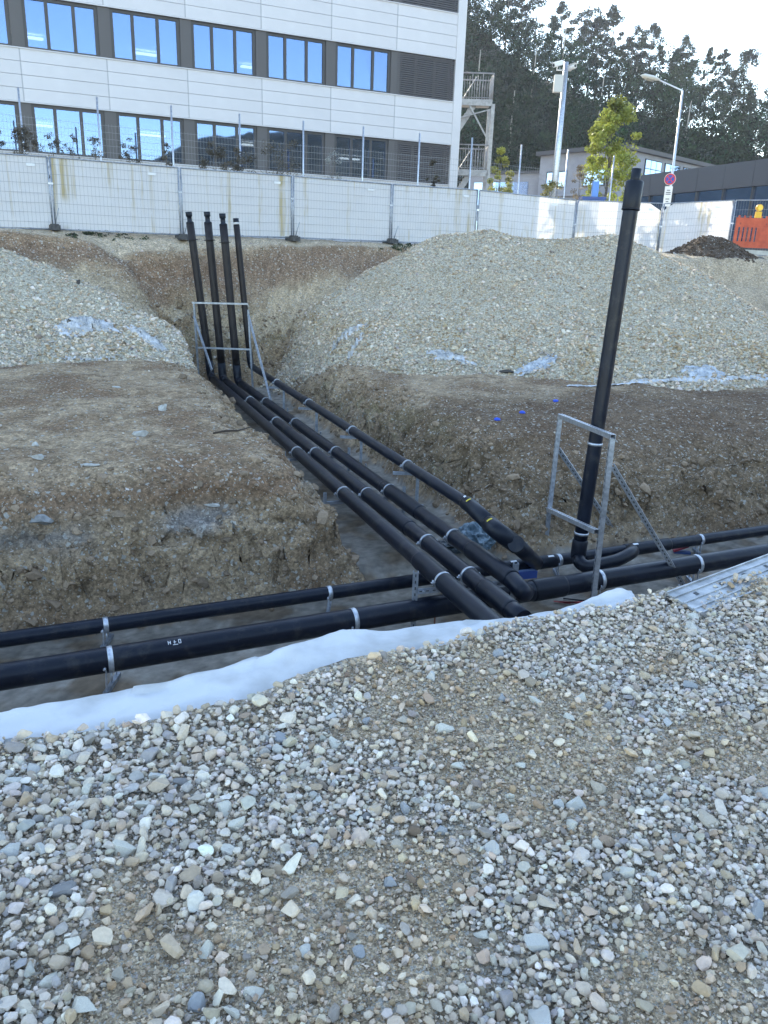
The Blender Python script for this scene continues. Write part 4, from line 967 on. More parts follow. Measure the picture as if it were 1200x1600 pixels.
M_LAMP = bpy.data.materials.new('ceiling_lamp_glow'); M_LAMP.use_nodes = True
b_ = M_LAMP.node_tree.nodes['Principled BSDF']; b_.inputs['Emission Color'].default_value = (1, .97, .9, 1); b_.inputs['Emission Strength'].default_value = 2.2
for k in range(3):
    z0, z1 = SILL[k], HEAD[k]
    pbox(MB(), .07, LB_, -15.7, -.17, z0 - .95, z0 - .62).build('floor_slab', M_INT, off_)
    pbox(MB(), .07, LB_, -15.7, -.17, z1 + .15, z1 + .3).build('ceiling', mat('white_ceiling', (.6, .6, .6), .9), off_)
    pbox(MB(), .07, LB_, -8.9, -8.8, z0 - .6, z1 + .14).build('corridor_wall', M_INT, off_)
    pbox(MB(), .07, LB_, -.16, -.05, z1 + .002, (SILL[k + 1] if k < 2 else 11.24) - .002).build('wall_core', M_TRIM, off_)
    pbox(MB(), .07, LB_, -.02, .045, z1 - .015, z1 + .02).build('ledge', M_PANEL, off_)
    pbox(MB(), .07, LB_, -.04, .07, z0 - .035, z0 - .002).build('ledge', M_PANEL, off_)
    for i in range(NM):
        s0 = i * MOD
        if k < 2:
            for r_ in range(4): place(pm, 'facade_panel', W(s0, 0, z1 + .02 + r_ * .4165), off_)
            pbox(MB(), s0 + MOD - .02, s0 + MOD + .02, .02, .036, z1 + .03, z1 + 1.66).build('joint_trim', mat('joint_profile', (.36, .37, .40), .5), off_)
        w = place(wm, 'window', W(s0, 0, z0), off_)
        for pme in pmes:
            p = bpy.data.objects.new('pane', pme); COL.objects.link(p); p.parent = w
        if i: place(pier, 'pier', W(s0, 0, z0), off_)
        if i == 0: place(slat, 'blind', W(s0, 0, z0), off_)['kind'] = 'stuff'
pbox(MB(), 0.08, LB_, -.25, .02, 2.52, 2.89).build('sill_band', M_PANEL, off_)
pbox(MB(), 0.08, LB_, -.3, -.05, .1, 2.5).build('base_wall', M_PANEL, off_)
for x, y, z in ((45, 60, 7.85), (229, 86, 7.85), (395, 107, 7.85), (60, 197, 4.55), (238, 213, 4.55), (395, 228, 4.55), (632, 262, 4.5)):
    c = atz(x, y, z); rel = c[:2] - BC; s_ = rel @ BE; o_ = rel @ BN; s_ = min(max(s_, 1.5), LB_ - 1); o_ = max(min(o_, -2), -8.2)
    pbox(MB(), s_ - .55, s_ + .55, o_ - .15, o_ + .15, z, z + .06).build('ceiling_lamp', M_LAMP, off_)

# fire escape at the gable
M_STAIR = mat('galvanized_stair_steel', (.3, .3, .31), .5, .5, noisecol((.22, .22, .23), (.34, .34, .35), 5, 5))
st = empty('fire_escape', tuple(aty(745, 300, 40)), 'galvanized steel fire escape with two landings at the gable of the office', 'stair')
YS = 39.6; ax_r = np.array([.903, .4296, 0])
def q2(x, y, Y=YS): return aty(x, y, Y)
xl = q2(716, 160)[0]; xr = q2(769, 160)[0]
for zl, zr_, nm in ((q2(745, 158)[2], q2(745, 120)[2], 0), (q2(742, 268)[2], q2(742, 240)[2], 1)):
    MB().box(((xl + xr) / 2, YS + .75, zl), (xr - xl, 1.6, .06)).build('landing', M_STAIR, st)
    MB().box(((xl + xr) / 2, YS - .06, zl - .06), (xr - xl, .04, .26)).build('landing_beam', M_STAIR, st)
    for yy in (YS - .03, YS + 1.5):
        MB().tube([(xl, yy, zl + 1.12), (xr, yy, zl + 1.12)], .028, 8).build('handrail', M_STAIR, st)
        MB().tube([(xl, yy, zl + .14), (xr, yy, zl + .14)], .018, 8).build('rail', M_STAIR, st)
        for i in range(14): MB().tube([(xl + (xr - xl) * i / 13, yy, zl), (xl + (xr - xl) * i / 13, yy, zl + (1.12 if i % 4 == 1 or i == 13 else 1.0))], .02 if i % 4 == 1 else .010, 6).build('baluster', M_STAIR, st)
    MB().tube([(xr, YS - .03, zl + 1.12), (xr, YS + 1.5, zl + 1.12)], .028, 8).build('handrail', M_STAIR, st)
    for i in range(10): MB().tube([(xr, YS + i * .16, zl), (xr, YS + i * .16, zl + 1.1)], .010, 6).build('baluster', M_STAIR, st)
zL1 = q2(745, 158)[2]; zL2 = q2(742, 268)[2]
for (zt, zb) in ((zL1, zL2), (zL2, .3)):
    xt = xr - .75; xb = xt - (zt - zb) * .62
    for yy in (YS + .15, YS + 1.05):
        MB().bar((xt, yy, zt - .05), (xb, yy, zb), .03, .24).build('stringer', M_STAIR, st)
    n_ = int((zt - zb) / .19)
    for i in range(n_):
        t_ = (i + .5) / n_; MB().box((xt + (xb - xt) * t_, YS + .6, zt + (zb - zt) * t_), (.27, .88, .035)).build('tread', M_STAIR, st)
    MB().tube([(xt, YS + .12, zt + 1.0), (xb, YS + .12, zb + 1.0)], .022, 8).build('handrail', M_STAIR, st)
MB().box((xr + .05, YS, (zL1 + .3) / 2 - .1), (.16, .16, zL1 - .3)).build('column', M_STAIR, st)
MB().box((xr + .05, YS + 1.5, (zL1 + .3) / 2 - .1), (.16, .16, zL1 - .3)).build('column', M_STAIR, st)
MB().bar((xr, YS, zL1 - 1.7), (xl + .5, YS - .02, zL1 - .15), .06).build('brace', M_STAIR, st)
MB().bar((xr, YS, zL1 - .3), (xl - .1, YS - .02, zL1 - .75), .05).build('brace', M_STAIR, st)

# ================================================================ SITE FENCE
def sheet_build(t, b):
    tc = N(t, 'ShaderNodeTexCoord'); sp = N(t, 'ShaderNodeMapping'); sp.inputs['Scale'].default_value = (1, 1, .04); t.links.new(tc.outputs['Object'], sp.inputs[0])
    ns = N(t, 'ShaderNodeTexNoise', Scale=3.3, Detail=4, Roughness=.7); t.links.new(sp.outputs[0], ns.inputs['Vector'])
    cr = N(t, 'ShaderNodeValToRGB'); e = cr.color_ramp.elements; e[0].position = .54; e[0].color = (.72, .72, .73, 1); e[1].position = .68; e[1].color = (.50, .42, .24, 1)
    n2 = N(t, 'ShaderNodeTexNoise', Scale=.8, Detail=3); t.links.new(tc.outputs['Object'], n2.inputs['Vector'])
    t.links.new(ns.outputs[0], cr.inputs[0])
    mx = N(t, 'ShaderNodeMix', data_type='RGBA'); mx.inputs['Factor'].default_value = 0; mr = N(t, 'ShaderNodeMapRange'); mr.inputs[1].default_value = .36; mr.inputs[2].default_value = .5
    t.links.new(n2.outputs[0], mr.inputs[0]); t.links.new(mr.outputs[0], mx.inputs['Factor']); mx.inputs['A'].default_value = (.74, .74, .75, 1); t.links.new(cr.outputs[0], mx.inputs['B'])
    out = [n for n in t.nodes if n.type == 'OUTPUT_MATERIAL'][0]; tl = N(t, 'ShaderNodeBsdfTranslucent'); ms = N(t, 'ShaderNodeMixShader'); ms.inputs[0].default_value = .30
    t.links.new(mx.outputs['Result'], b.inputs['Base Color']); t.links.new(mx.outputs['Result'], tl.inputs['Color'])
    t.links.new(b.outputs[0], ms.inputs[1]); t.links.new(tl.outputs[0], ms.inputs[2]); t.links.new(ms.outputs[0], out.inputs['Surface'])
M_SCREEN = mat('white_fence_tarpaulin', (.75, .75, .77), .7, build=sheet_build)
M_WIRE = mat('galvanized_wire', (.26, .27, .29), .5, .5)
FP = [(-135, 230, 20.9), (75, 245, 22.6), (280, 262, 24.3), (457, 275, 26.4), (613, 288, 28.2), (748, 297, 29.6), (902, 313, 29.8), (1037, 318, 31.3), (1149, 313, 31.5), (1262, 312, 31.4)]
PT = [aty(x, y, Yq) for x, y, Yq in FP]
flab = ['leftmost white-sheeted fence panel, cut by the left picture edge', 'white-sheeted fence panel left of the four standpipes', 'white-sheeted fence panel right behind the four standpipes', 'white fence panel with broad rusty yellow streaks', 'white fence panel with thin yellow streaks left of the gravel heap top',
        'fence panel above the gravel heap crest, half shaded and half sunlit', 'sunlit white fence panel behind the tall leaning standpipe', 'sunlit cream fence panel with leafy shadow behind the soil mound', 'bare wire fence panel without sheet at the right edge']
for i in range(9):
    a, b = PT[i].copy(), PT[i + 1].copy(); d = (b - a); Lh = math.hypot(d[0], d[1]); u = np.array([d[0], d[1], 0]) / Lh; nrm_ = np.array([u[1], -u[0], 0])
    a2 = a + u * .035; b2 = b - u * .035; za = a[2]; zb = b[2]; H_ = 1.80
    if i >= 6: H_ = 1.95
    root = empty('site_fence', (a[0], a[1], a[2] - H_), flab[i], 'fence panel', 'site fence panels')
    mb = MB()
    def pt(t_, h, o=0): return a2 + (b2 - a2) * t_ + np.array([0, 0, -H_ + h]) + nrm_ * o
    mb.tube([pt(0, -.12), pt(0, H_)], .022, 8); mb.tube([pt(1, -.12), pt(1, H_)], .022, 8); mb.tube([pt(0, H_), pt(1, H_)], .018, 8); mb.tube([pt(0, .0), pt(1, .0)], .018, 8)
    mb.build('tube_frame', M_GALVDULL, root)
    wmb = MB(); nv = int(Lh / .10)
    for k_ in range(1, nv): wmb.bar(pt(k_ / nv, 0), pt(k_ / nv, H_), .0032)
    for h in (.18, .42, .66, .9, 1.14, 1.38, 1.62): wmb.bar(pt(0, h, .004), pt(1, h, .004), .006)
    wmb.build('wire_mesh', M_WIRE, root)['kind'] = 'stuff'
    if i < 8:
        U, Hh = np.meshgrid(np.linspace(0, 1, 46), np.linspace(0, 1, 22))
        base = a2[None, None] + (b2 - a2)[None, None] * U[..., None]; sag = .012 * np.abs(np.sin(U * 11))
        zz = -H_ + .03 + Hh * (H_ + .01 - .03) - sag * Hh
        if i in (6, 7): zz = zz - .26 * Hh * (np.clip(1 - U * (7 if i == 7 else 99), 0, 1) + np.clip(1 - (1 - U) * (6 if i == 6 else 99), 0, 1)) * 1.0
        P_ = base + np.array([0, 0, 1.]) * zz[..., None] - nrm_ * (.03 + .018 * fbm(U * 6 + i * 7, Hh * 4, i, 3, 1) + (.03 * fbm(U * 3 + i, Hh * 2, i, 2, 1) if i > 4 else 0))[..., None]
        n = 46; idx = (np.arange(21)[:, None] * n + np.arange(n - 1)[None]).ravel()
        npmesh('tarpaulin', P_.reshape(-1, 3), np.stack([idx, idx + 1, idx + n + 1, idx + n], -1), M_SCREEN, root, None, True, 4)
        MB().box(pt(.78 if i % 2 else .86, H_ - .22, .012), (.22, .012, .07), (u, nrm_, np.array([0, 0, 1.]))).build('name_plate', M_LABELW, root)
    MB().box(pt(0, 1.15) - u * .035, (.13, .05, .05), (u, nrm_, np.array([0, 0, 1.]))).build('coupler', M_GALV, root)
for i, nm in ((1, 'leftmost'), (2, 'second from left'), (3, 'third from left, below the yellow-streaked panel'), (4, 'fourth from left, near the gravel heap')):
    p = PT[i]; mb = MB(); z = float(surface(p[0], p[1]))
    u = np.array([.89, .45, 0]); nn = np.array([-.45, .89, 0])
    mb.box((p[0], p[1], z + .06), (.26, .70, .13), (u, nn, np.array([0, 0, 1.]))); mb.box((p[0], p[1], z + .14), (.20, .5, .03), (u, nn, np.array([0, 0, 1.])))
    tag(mb.build('rubber_foot_block', M_CONCDARK, None), f'dark fence foot block under a site fence joint, {nm}', 'fence foot', 'fence foot blocks')
    root2 = MB().tube([(p[0] + .12, p[1] - .2, z + .15), (p[0] + .24, p[1] - .2, z + .55)], .012, 8).build('steel_pin', M_GALVDULL, None); tag(root2, f'thin steel pin leaning beside the fence foot, {nm}', 'pin', 'steel pins at the fence feet')

# tall wire mesh fence of the neighbouring plot
tf = empty('ball_fence', (0, 30, .3), 'tall wire mesh fence with slim posts between the site fence and the office', 'fence')
tops = [(-75, 122, 26.0), (28, 137, 27.0), (151, 152, 28.0), (267, 165, 29.0), (374, 178, 29.9), (474, 189, 30.8), (568, 198, 31.6), (656, 208, 32.4), (738, 215, 33.2), (815, 226, 34.0), (888, 234, 34.8), (960, 243, 35.6)]
TP = [aty(*t) for t in tops]
for p in TP: MB().tube([(p[0], p[1], .2), tuple(p)], .032, 8).build('post', M_GALV, tf)
wmb = MB()
for a, b in zip(TP[:-1], TP[1:]):
    for h in np.arange(.3, 2.8, .2): wmb.bar((a[0], a[1], a[2] - .5 - h), (b[0], b[1], b[2] - .5 - h), .007)
    n_ = int(np.linalg.norm(b[:2] - a[:2]) / .10)
    for k_ in range(n_):
        c = a + (b - a) * k_ / n_; wmb.bar((c[0], c[1], .9), (c[0], c[1], c[2] - .75), .004)
wmb.build('wire_mesh', M_WIRE, tf)['kind'] = 'stuff'

# ================================================================ VEGETATION
def leaf_build(tr_=.45, gl_=.05):
    def f(t, b):
        at = N(t, 'ShaderNodeAttribute', attribute_name='Col'); out = [n for n in t.nodes if n.type == 'OUTPUT_MATERIAL'][0]
        df = N(t, 'ShaderNodeBsdfDiffuse'); tl = N(t, 'ShaderNodeBsdfTranslucent'); ms = N(t, 'ShaderNodeMixShader'); ms.inputs[0].default_value = tr_
        gl = N(t, 'ShaderNodeBsdfGlossy', Roughness=.4); m2 = N(t, 'ShaderNodeMixShader'); m2.inputs[0].default_value = gl_
        t.links.new(at.outputs['Color'], df.inputs[0]); t.links.new(at.outputs['Color'], tl.inputs[0])
        t.links.new(df.outputs[0], ms.inputs[1]); t.links.new(tl.outputs[0], ms.inputs[2]); t.links.new(ms.outputs[0], m2.inputs[1]); t.links.new(gl.outputs[0], m2.inputs[2]); t.links.new(m2.outputs[0], out.inputs['Surface'])
    return f
M_LEAF = mat('leaves', build=leaf_build(.45)); M_WOOD = mat('forest_leaves', build=leaf_build(.12, 0)); M_BARK = mat('bark', (.10, .085, .07), .9, build=noisecol((.06, .05, .04), (.16, .14, .12), 6, 5))
def leaves(cent, rad, nper, size, rg, col, cvar=.25, flat=.75):
    """quads spread in clumps; cent (m,3), rad (m,)"""
    m = len(cent); k = rg.integers(0, m, nper * m); d = rg.normal(size=(len(k), 3)); d /= np.linalg.norm(d, axis=1)[:, None]
    P = cent[k] + d * (rad[k] * rg.random(len(k)) ** .45)[:, None] * np.array([1, 1, flat])
    n = rg.normal(size=(len(k), 3)); n /= np.linalg.norm(n, axis=1)[:, None]; t = np.cross(n, rg.normal(size=(len(k), 3))); t /= np.linalg.norm(t, axis=1)[:, None]; b = np.cross(n, t)
    s = size * rg.uniform(.6, 1.35, len(k))[:, None]
    V = np.stack([P - t * s * .5, P + b * s * .32, P + t * s * .5, P - b * s * .32], 1).reshape(-1, 3); Fq = np.arange(len(V)).reshape(-1, 4)
    cc = np.asarray(col) * (1 + cvar * rg.normal(size=(m, 1)))[k] * (1 + .18 * rg.normal(size=(len(k), 1))); return V, Fq, np.repeat(np.clip(cc, .005, .6), 4, 0)
def crown_clumps(rg, H, r, z0, n, shape=1.0, cl=.30):
    t = rg.random(n) ** .85; z = z0 + (H - z0) * t; prof = np.sin(np.clip(t * .86 + .14, 0, 1) * math.pi) ** .6 * shape
    a = rg.uniform(0, 6.283, n); rr = r * prof * rg.random(n) ** .4
    return np.stack([np.cos(a) * rr, np.sin(a) * rr, z], -1), r * cl * rg.uniform(.7, 1.3, n)
def limbs(mb, rg, H, z0, r, tr, n=7, cent=None):
    mb.tube([(0, 0, -.3), (.02 * H * rg.normal() * .3, 0, H * .4), (.02 * H * rg.normal() * .5, .02 * H * rg.normal() * .4, H * .92)], [tr, tr * .7, tr * .15], 7)
    for i in range(n):
        z = z0 + (H - z0) * (.05 + .75 * i / n); a = rg.uniform(0, 6.283)
        if cent is not None and len(cent): c = cent[rg.integers(0, len(cent))]; e = (c[0], c[1], c[2])
        else: e = (math.cos(a) * r * .8, math.sin(a) * r * .8, z + r * .5)
        mb.tube([(0, 0, min(z, e[2] - .05)), (e[0] * .5, e[1] * .5, (z + e[2]) / 2), e], [tr * .35, tr * .22, tr * .06], 5, cap=False)
# young backlit tree and shrubs near the fence
def near_tree(name, base, H, r, z0, n, nper, size, col, label, cat, tr, seed, group=None, bcl=.30, shape=1.0):
    rg = np.random.default_rng(seed); root = empty(name, tuple(base), label, cat, group); c, rd = crown_clumps(rg, H, r, z0, n, shape, bcl)
    mb = MB(); limbs(mb, rg, H, z0, r, tr, 9, c); me = mb
    me.v = [(x + base[0], y + base[1], z + base[2]) for x, y, z in me.v]; me.build('trunk', M_BARK, root)
    V, Fq, C = leaves(c, rd, nper, size, rg, col); npmesh('crown', V + np.array(base), Fq, M_LEAF, root, C, False, 4); return root
b = aty(948, 300, 37.0); near_tree('young_tree', (b[0], b[1], .3), 6.0, 1.25, 1.9, 80, 130, .115, (.27, .30, .055), 'young backlit yellow-green tree left of the tall leaning standpipe', 'tree', .06, 5, bcl=.26)
b = aty(780, 300, 36.0); near_tree('young_bush', (b[0], b[1], .3), 3.9, .55, 1.2, 26, 110, .09, (.34, .33, .08), 'bright yellow-green bush right of the fire escape', 'bush', .03, 6)
b = aty(797, 300, 36.5); near_tree('young_bush', (b[0], b[1], .3), 3.0, .35, 1.2, 12, 90, .08, (.22, .20, .05), 'small yellow-green bush beside the brightest bush near the fire escape', 'bush', .03, 8)
b = aty(860, 300, 34.0); near_tree('young_bush', (b[0], b[1], .3), 2.6, .6, 1.0, 14, 80, .08, (.24, .22, .08), 'low straw-coloured bush at the foot of the camera mast', 'bush', .02, 9)
b = aty(905, 300, 36.0); near_tree('young_bush', (b[0], b[1], .3), 3.4, .5, 1.2, 18, 60, .06, (.20, .16, .10), 'sparse brownish bush between camera mast and young tree', 'bush', .03, 10)
shr = [(5, 232, .5), (42, 232, .8), (88, 240, .5), (118, 240, .45), (152, 245, .6), (205, 245, .5), (262, 250, .35), (338, 252, .75), (378, 253, .7), (418, 250, 1.0), (455, 250, .9), (520, 262, .5), (675, 275, .35)]
for i, (x, y, sz) in enumerate(shr):
    Yq = np.interp(x, [0, 700], [24.6, 31.0]); b = aty(x, 300, Yq); top = aty(x, y, Yq)[2]
    places = ['at the left picture edge', 'dense and dark, below the second pier', 'right of the dense dark one', 'beside a window pier', 'above the first fence joint span', 'thin, centre of the second fence panel', 'tiny, above the second fence joint', 'dense, above the standpipes', 'dense, just right of the one above the standpipes', 'tallest, before the third panel end', 'wide, above the third fence joint', 'pale flowering, before the streaked panel', 'small evergreen near the building corner']
    near_tree('shrub', (b[0], b[1], .28), top + .25, sz * .75, 1.3, int(14 * sz) + 8, 40 if i not in (1, 7, 8, 12) else 110, .05, (.10, .085, .06) if i != 11 else (.30, .31, .30), 'twiggy shrub ' + places[i], 'shrub', .02, 40 + i, 'shrubs along the top of the site fence')
# weeds at the fence foot
rg = np.random.default_rng(4); cl = []
for x, y, n in ((150, 367, 26), (205, 372, 6), (640, 384, 20), (625, 386, 10)):
    for _ in range(n):
        c = hit(x + rg.normal() * 22, y + rg.normal() * 2, gnd); cl.append(c)
cl = np.array(cl); V, Fq, C = leaves(cl, np.full(len(cl), .10), 26, .06, rg, (.05, .07, .03)); tag(npmesh('weeds', V, Fq, M_LEAF, None, C, False, 4), kind='stuff')

# ---------------------------------------------------------------- wooded hill
def elev_of(x, y): d = ray(x, y); return math.degrees(math.atan2(d[0], d[1])), d[2] / math.hypot(d[0], d[1])
SK = [elev_of(700, -150), elev_of(800, -45), elev_of(860, -5), elev_of(940, 22), elev_of(1000, 42), elev_of(1100, 74), elev_of(1200, 110)]
AZs = [-85, -60, -20] + [a for a, _ in SK] + [40, 60]; ELs = [.12, .19, SK[0][1] * .9] + [e for _, e in SK] + [.14, .06]  # unseen left arm added so the pavilion glass mirrors a dark slope
DR = 178.0
def ridge_z(az): return np.interp(az, AZs, ELs) * DR * 1.0 - 14.5
def hill_z(az, dist):
    return .3 + (ridge_z(az) - .3) * sstep(88, DR + 4, dist) ** .85 * (1 - .35 * sstep(DR + 8, 320, dist))
az_ = np.arange(-85, 62, 1.0); di_ = np.concatenate([np.arange(84, 200, 4), [210, 230, 260, 300, 340]])
AZ, DI = np.meshgrid(az_, di_); XX = DI * np.sin(np.radians(AZ)); YY = DI * np.cos(np.radians(AZ)); ZZ = hill_z(AZ, DI) + 1.5 * fbm(XX, YY, 0, 3, .03) * sstep(90, 110, DI)
n_ = len(az_); idx = (np.arange(len(di_) - 1)[:, None] * n_ + np.arange(n_ - 1)[None]).ravel()
M_HILL = mat('forest_floor', (.03, .035, .02), 1.0, build=noisecol((.018, .024, .012), (.05, .05, .028), .3, 6))
hill = npmesh('hill', np.stack([XX, YY, ZZ], -1).reshape(-1, 3), np.stack([idx, idx + 1, idx + n_ + 1, idx + n_], -1), M_HILL, None, None, True, 4); hill['kind'] = 'structure'
def tree_proto(seed, H, r, z0, n, nper, size, col, shape=1.0, cl=.34):
    rg = np.random.default_rng(seed); c, rd = crown_clumps(rg, H, r, z0, n, shape, cl); return leaves(c, rd, nper, size, rg, col, .30)
WPR = [tree_proto(500 + i, 11 + i % 3, 2.6 + .4 * (i % 4), 1.5 + (i % 2) * 1.5, 22, 29, .36, (.022, .038, .020)) for i in range(8)]
rg = np.random.default_rng(12); VV = []; FF = []; CC = []; base = 0; cnt = 0
for i in range(2300):
    az = rg.uniform(1, 36); dd = math.sqrt(rg.uniform(94 ** 2, 168 ** 2))
    if cnt >= 480: break
    x, y = dd * math.sin(math.radians(az)), dd * math.cos(math.radians(az))
    V, Fq, C = WPR[rg.integers(0, 8)]; s = rg.uniform(.62, 1.12) * (1.0 if dd < 150 else .72); a = rg.uniform(0, 6.28)
    R_ = np.array([[math.cos(a), -math.sin(a), 0], [math.sin(a), math.cos(a), 0], [0, 0, 1]])
    z = hill_z(az, dd); VV.append(V @ R_.T * s + np.array([x, y, z])); FF.append(Fq + base); base += len(V)
    tint = np.array([.9, 1, 1.05]) * rg.uniform(.55, 1.4) * np.array([rg.uniform(.85, 1.25), 1, rg.uniform(.8, 1.1)]); CC.append(C * tint); cnt += 1
tag(npmesh('forest', np.concatenate(VV), np.concatenate(FF), M_WOOD, None, np.concatenate(CC), False, 4), kind='stuff')
# pale dead trunks in the wood
mb = MB()
for x, y in ((962, 140), (986, 143), (935, 158), (797, 185), (1068, 200), (745, 120), (832, 110), (880, 60)):
    d = ray(x, y); az = math.degrees(math.atan2(d[0], d[1]))
    for dd in np.arange(95, 178, 1.0):
        p = d * dd / math.hypot(d[0], d[1])
        if p[2] < hill_z(az, dd) + 9: break
    mb.tube([p + (0, -1, -4), p + (.2, -1, 3)], [.16, .05], 5)
tag(mb.build('pale_trunks', mat('pale_bark', (.30, .28, .24), .9), None), kind='stuff')
# ridge trees, each its own
RPM = []
for i in range(5):
    rg = np.random.default_rng(600 + i); H = 16; r = 2.1 + .3 * i; c, rd = crown_clumps(rg, H, r, 4.0, 40, 1.0, .25); V, Fq, C = leaves(c, rd * 1.15, 100, .33, rg, (.024, .036, .018), .35)
    o = npmesh('crown', V, Fq, M_WOOD, None, C, False, 4); me1 = o.data; bpy.data.objects.remove(o)
    mb = MB(); limbs(mb, rg, H, 4.5, r, .20, 10, c); me2 = bpy.data.meshes.new('trunk'); me2.from_pydata(mb.v, [], mb.f); me2.materials.append(M_BARK); RPM.append((me1, me2))
px = [745, 765, 790, 815, 838, 862, 884, 905, 925, 940, 962, 978, 990, 1006, 1022, 1036, 1050, 1066, 1080, 1093, 1118, 1134, 1152, 1168, 1185, 1200, 1225, 1250]
for i, x in enumerate(px):
    d = ray(x, 60); az = math.degrees(math.atan2(d[0], d[1])); dd = DR + rg.uniform(-5, 6); z = hill_z(az, dd); s = rg.uniform(.68, 1.12)
    root = empty('ridge_tree', (dd * math.sin(math.radians(az)), dd * math.cos(math.radians(az)), z - .5), 'tall airy tree standing against the sky on the wooded ridge', 'tree', 'tall trees along the ridge skyline')
    me1, me2 = RPM[i % 5]
    for me, nm in ((me1, 'crown'), (me2, 'trunk')):
        o = bpy.data.objects.new(nm, me); COL.objects.link(o); o.parent = root
    root.rotation_euler = (rg.normal() * .05, rg.normal() * .05, rg.uniform(0, 6)); root.scale = (s * rg.uniform(.8, 1.2),) * 2 + (s,)
# opposite hillside behind the camera, seen only mirrored in the office glass
az_ = np.arange(95, 160, 1.5); di_ = np.arange(110, 200, 6.0); AZ, DI = np.meshgrid(az_, di_)
pk_ = np.interp(AZ, [95, 110, 125, 132, 139, 145, 151, 160], [26, 31, 33, 31, 27, 15, 4, 0]); XX = DI * np.sin(np.radians(AZ)); YY = DI * np.cos(np.radians(AZ))
ZZ = -1.7 + pk_ * sstep(112, 175, DI) + 2.0 * fbm(XX, YY, 0, 3, .12); n_ = len(az_); idx = (np.arange(len(di_) - 1)[:, None] * n_ + np.arange(n_ - 1)[None]).ravel()
h2 = npmesh('hill', np.stack([XX, YY, ZZ], -1).reshape(-1, 3), np.stack([idx, idx + 1, idx + n_ + 1, idx + n_], -1), mat('grassy_brown_hillside', (.07, .07, .04), 1.0, build=noisecol((.04, .04, .02), (.15, .12, .07), .35, 8)), None, None, True, 4); h2['kind'] = 'structure'

# ================================================================ FURTHER BUILDINGS
def wall_axes(a, b):
    d = np.array([b[0] - a[0], b[1] - a[1], 0.]); L = np.linalg.norm(d); d /= L; n = np.array([d[1], -d[0], 0.]); return d, n, L
def wbox(a, d, n, s0, s1, o0, o1, z0, z1, mb=None):
    mb = mb or MB(); return mb.box(np.array([a[0], a[1], 0.]) + d * (s0 + s1) / 2 + n * (o0 + o1) / 2 + np.array([0, 0, (z0 + z1) / 2]), (s1 - s0, o1 - o0, z1 - z0), (d, n, np.array([0, 0, 1.])))
M_ANTH = mat('anthracite_fascia', (.045, .05, .065), .45); M_DKFR = mat('anthracite_frame', (.02, .022, .028), .45)
# low dark pavilion
a = np.array([14.55, 53.0]); b = np.array([20.4, 34.4]); d, n, L = wall_axes(a, b)
if n[0] > 0: n = -n
lowb = empty('dark_pavilion', (a[0], a[1], .28), 'low anthracite pavilion with large windows at the right edge', 'building')
zt = 4.92; zf_ = 3.72
nb = int(L / 1.95)
for i in range(nb):
    s0 = i * L / nb; s1 = (i + 1) * L / nb
    wbox(a, d, n, s0 + .01, s1 - .01, 0, .10, zf_, zt).build('fascia_panel', M_ANTH, lowb)
    wbox(a, d, n, s0 - .07, s0 + .07, -.15, .02, .3, zf_ - .002).build('mullion', M_DKFR, lowb)
    w_ = wbox(a, d, n, s0 + .075, s1 - .075, -.10, -.08, 1.1, zf_ - .02).build('window', M_GLASS, lowb)
wbox(a, d, n, 0, L, -.12, .0, .95, 1.09).build('transom', M_DKFR, lowb); wbox(a, d, n, 0, L, -.12, -.02, .1, .94).build('base_wall', M_ANTH, lowb)
wbox(a, d, n, -.0, L, -9, -.2, 4.0, 4.9).build('roof', M_ANTH, lowb); wbox(a, d, n, 0, L, -4.2, -4.0, .3, 3.99).build('inner_wall', mat('pale_inner_wall', (.30, .33, .30), .8), lowb)
wbox(a, d, n, -.2, -.02, -9, .1, .3, 4.91).build('end_wall', M_ANTH, lowb)
wbox(a, d, n, 0, L, -4, -.2, .2, .3).build('floor_slab', M_CONC, lowb)
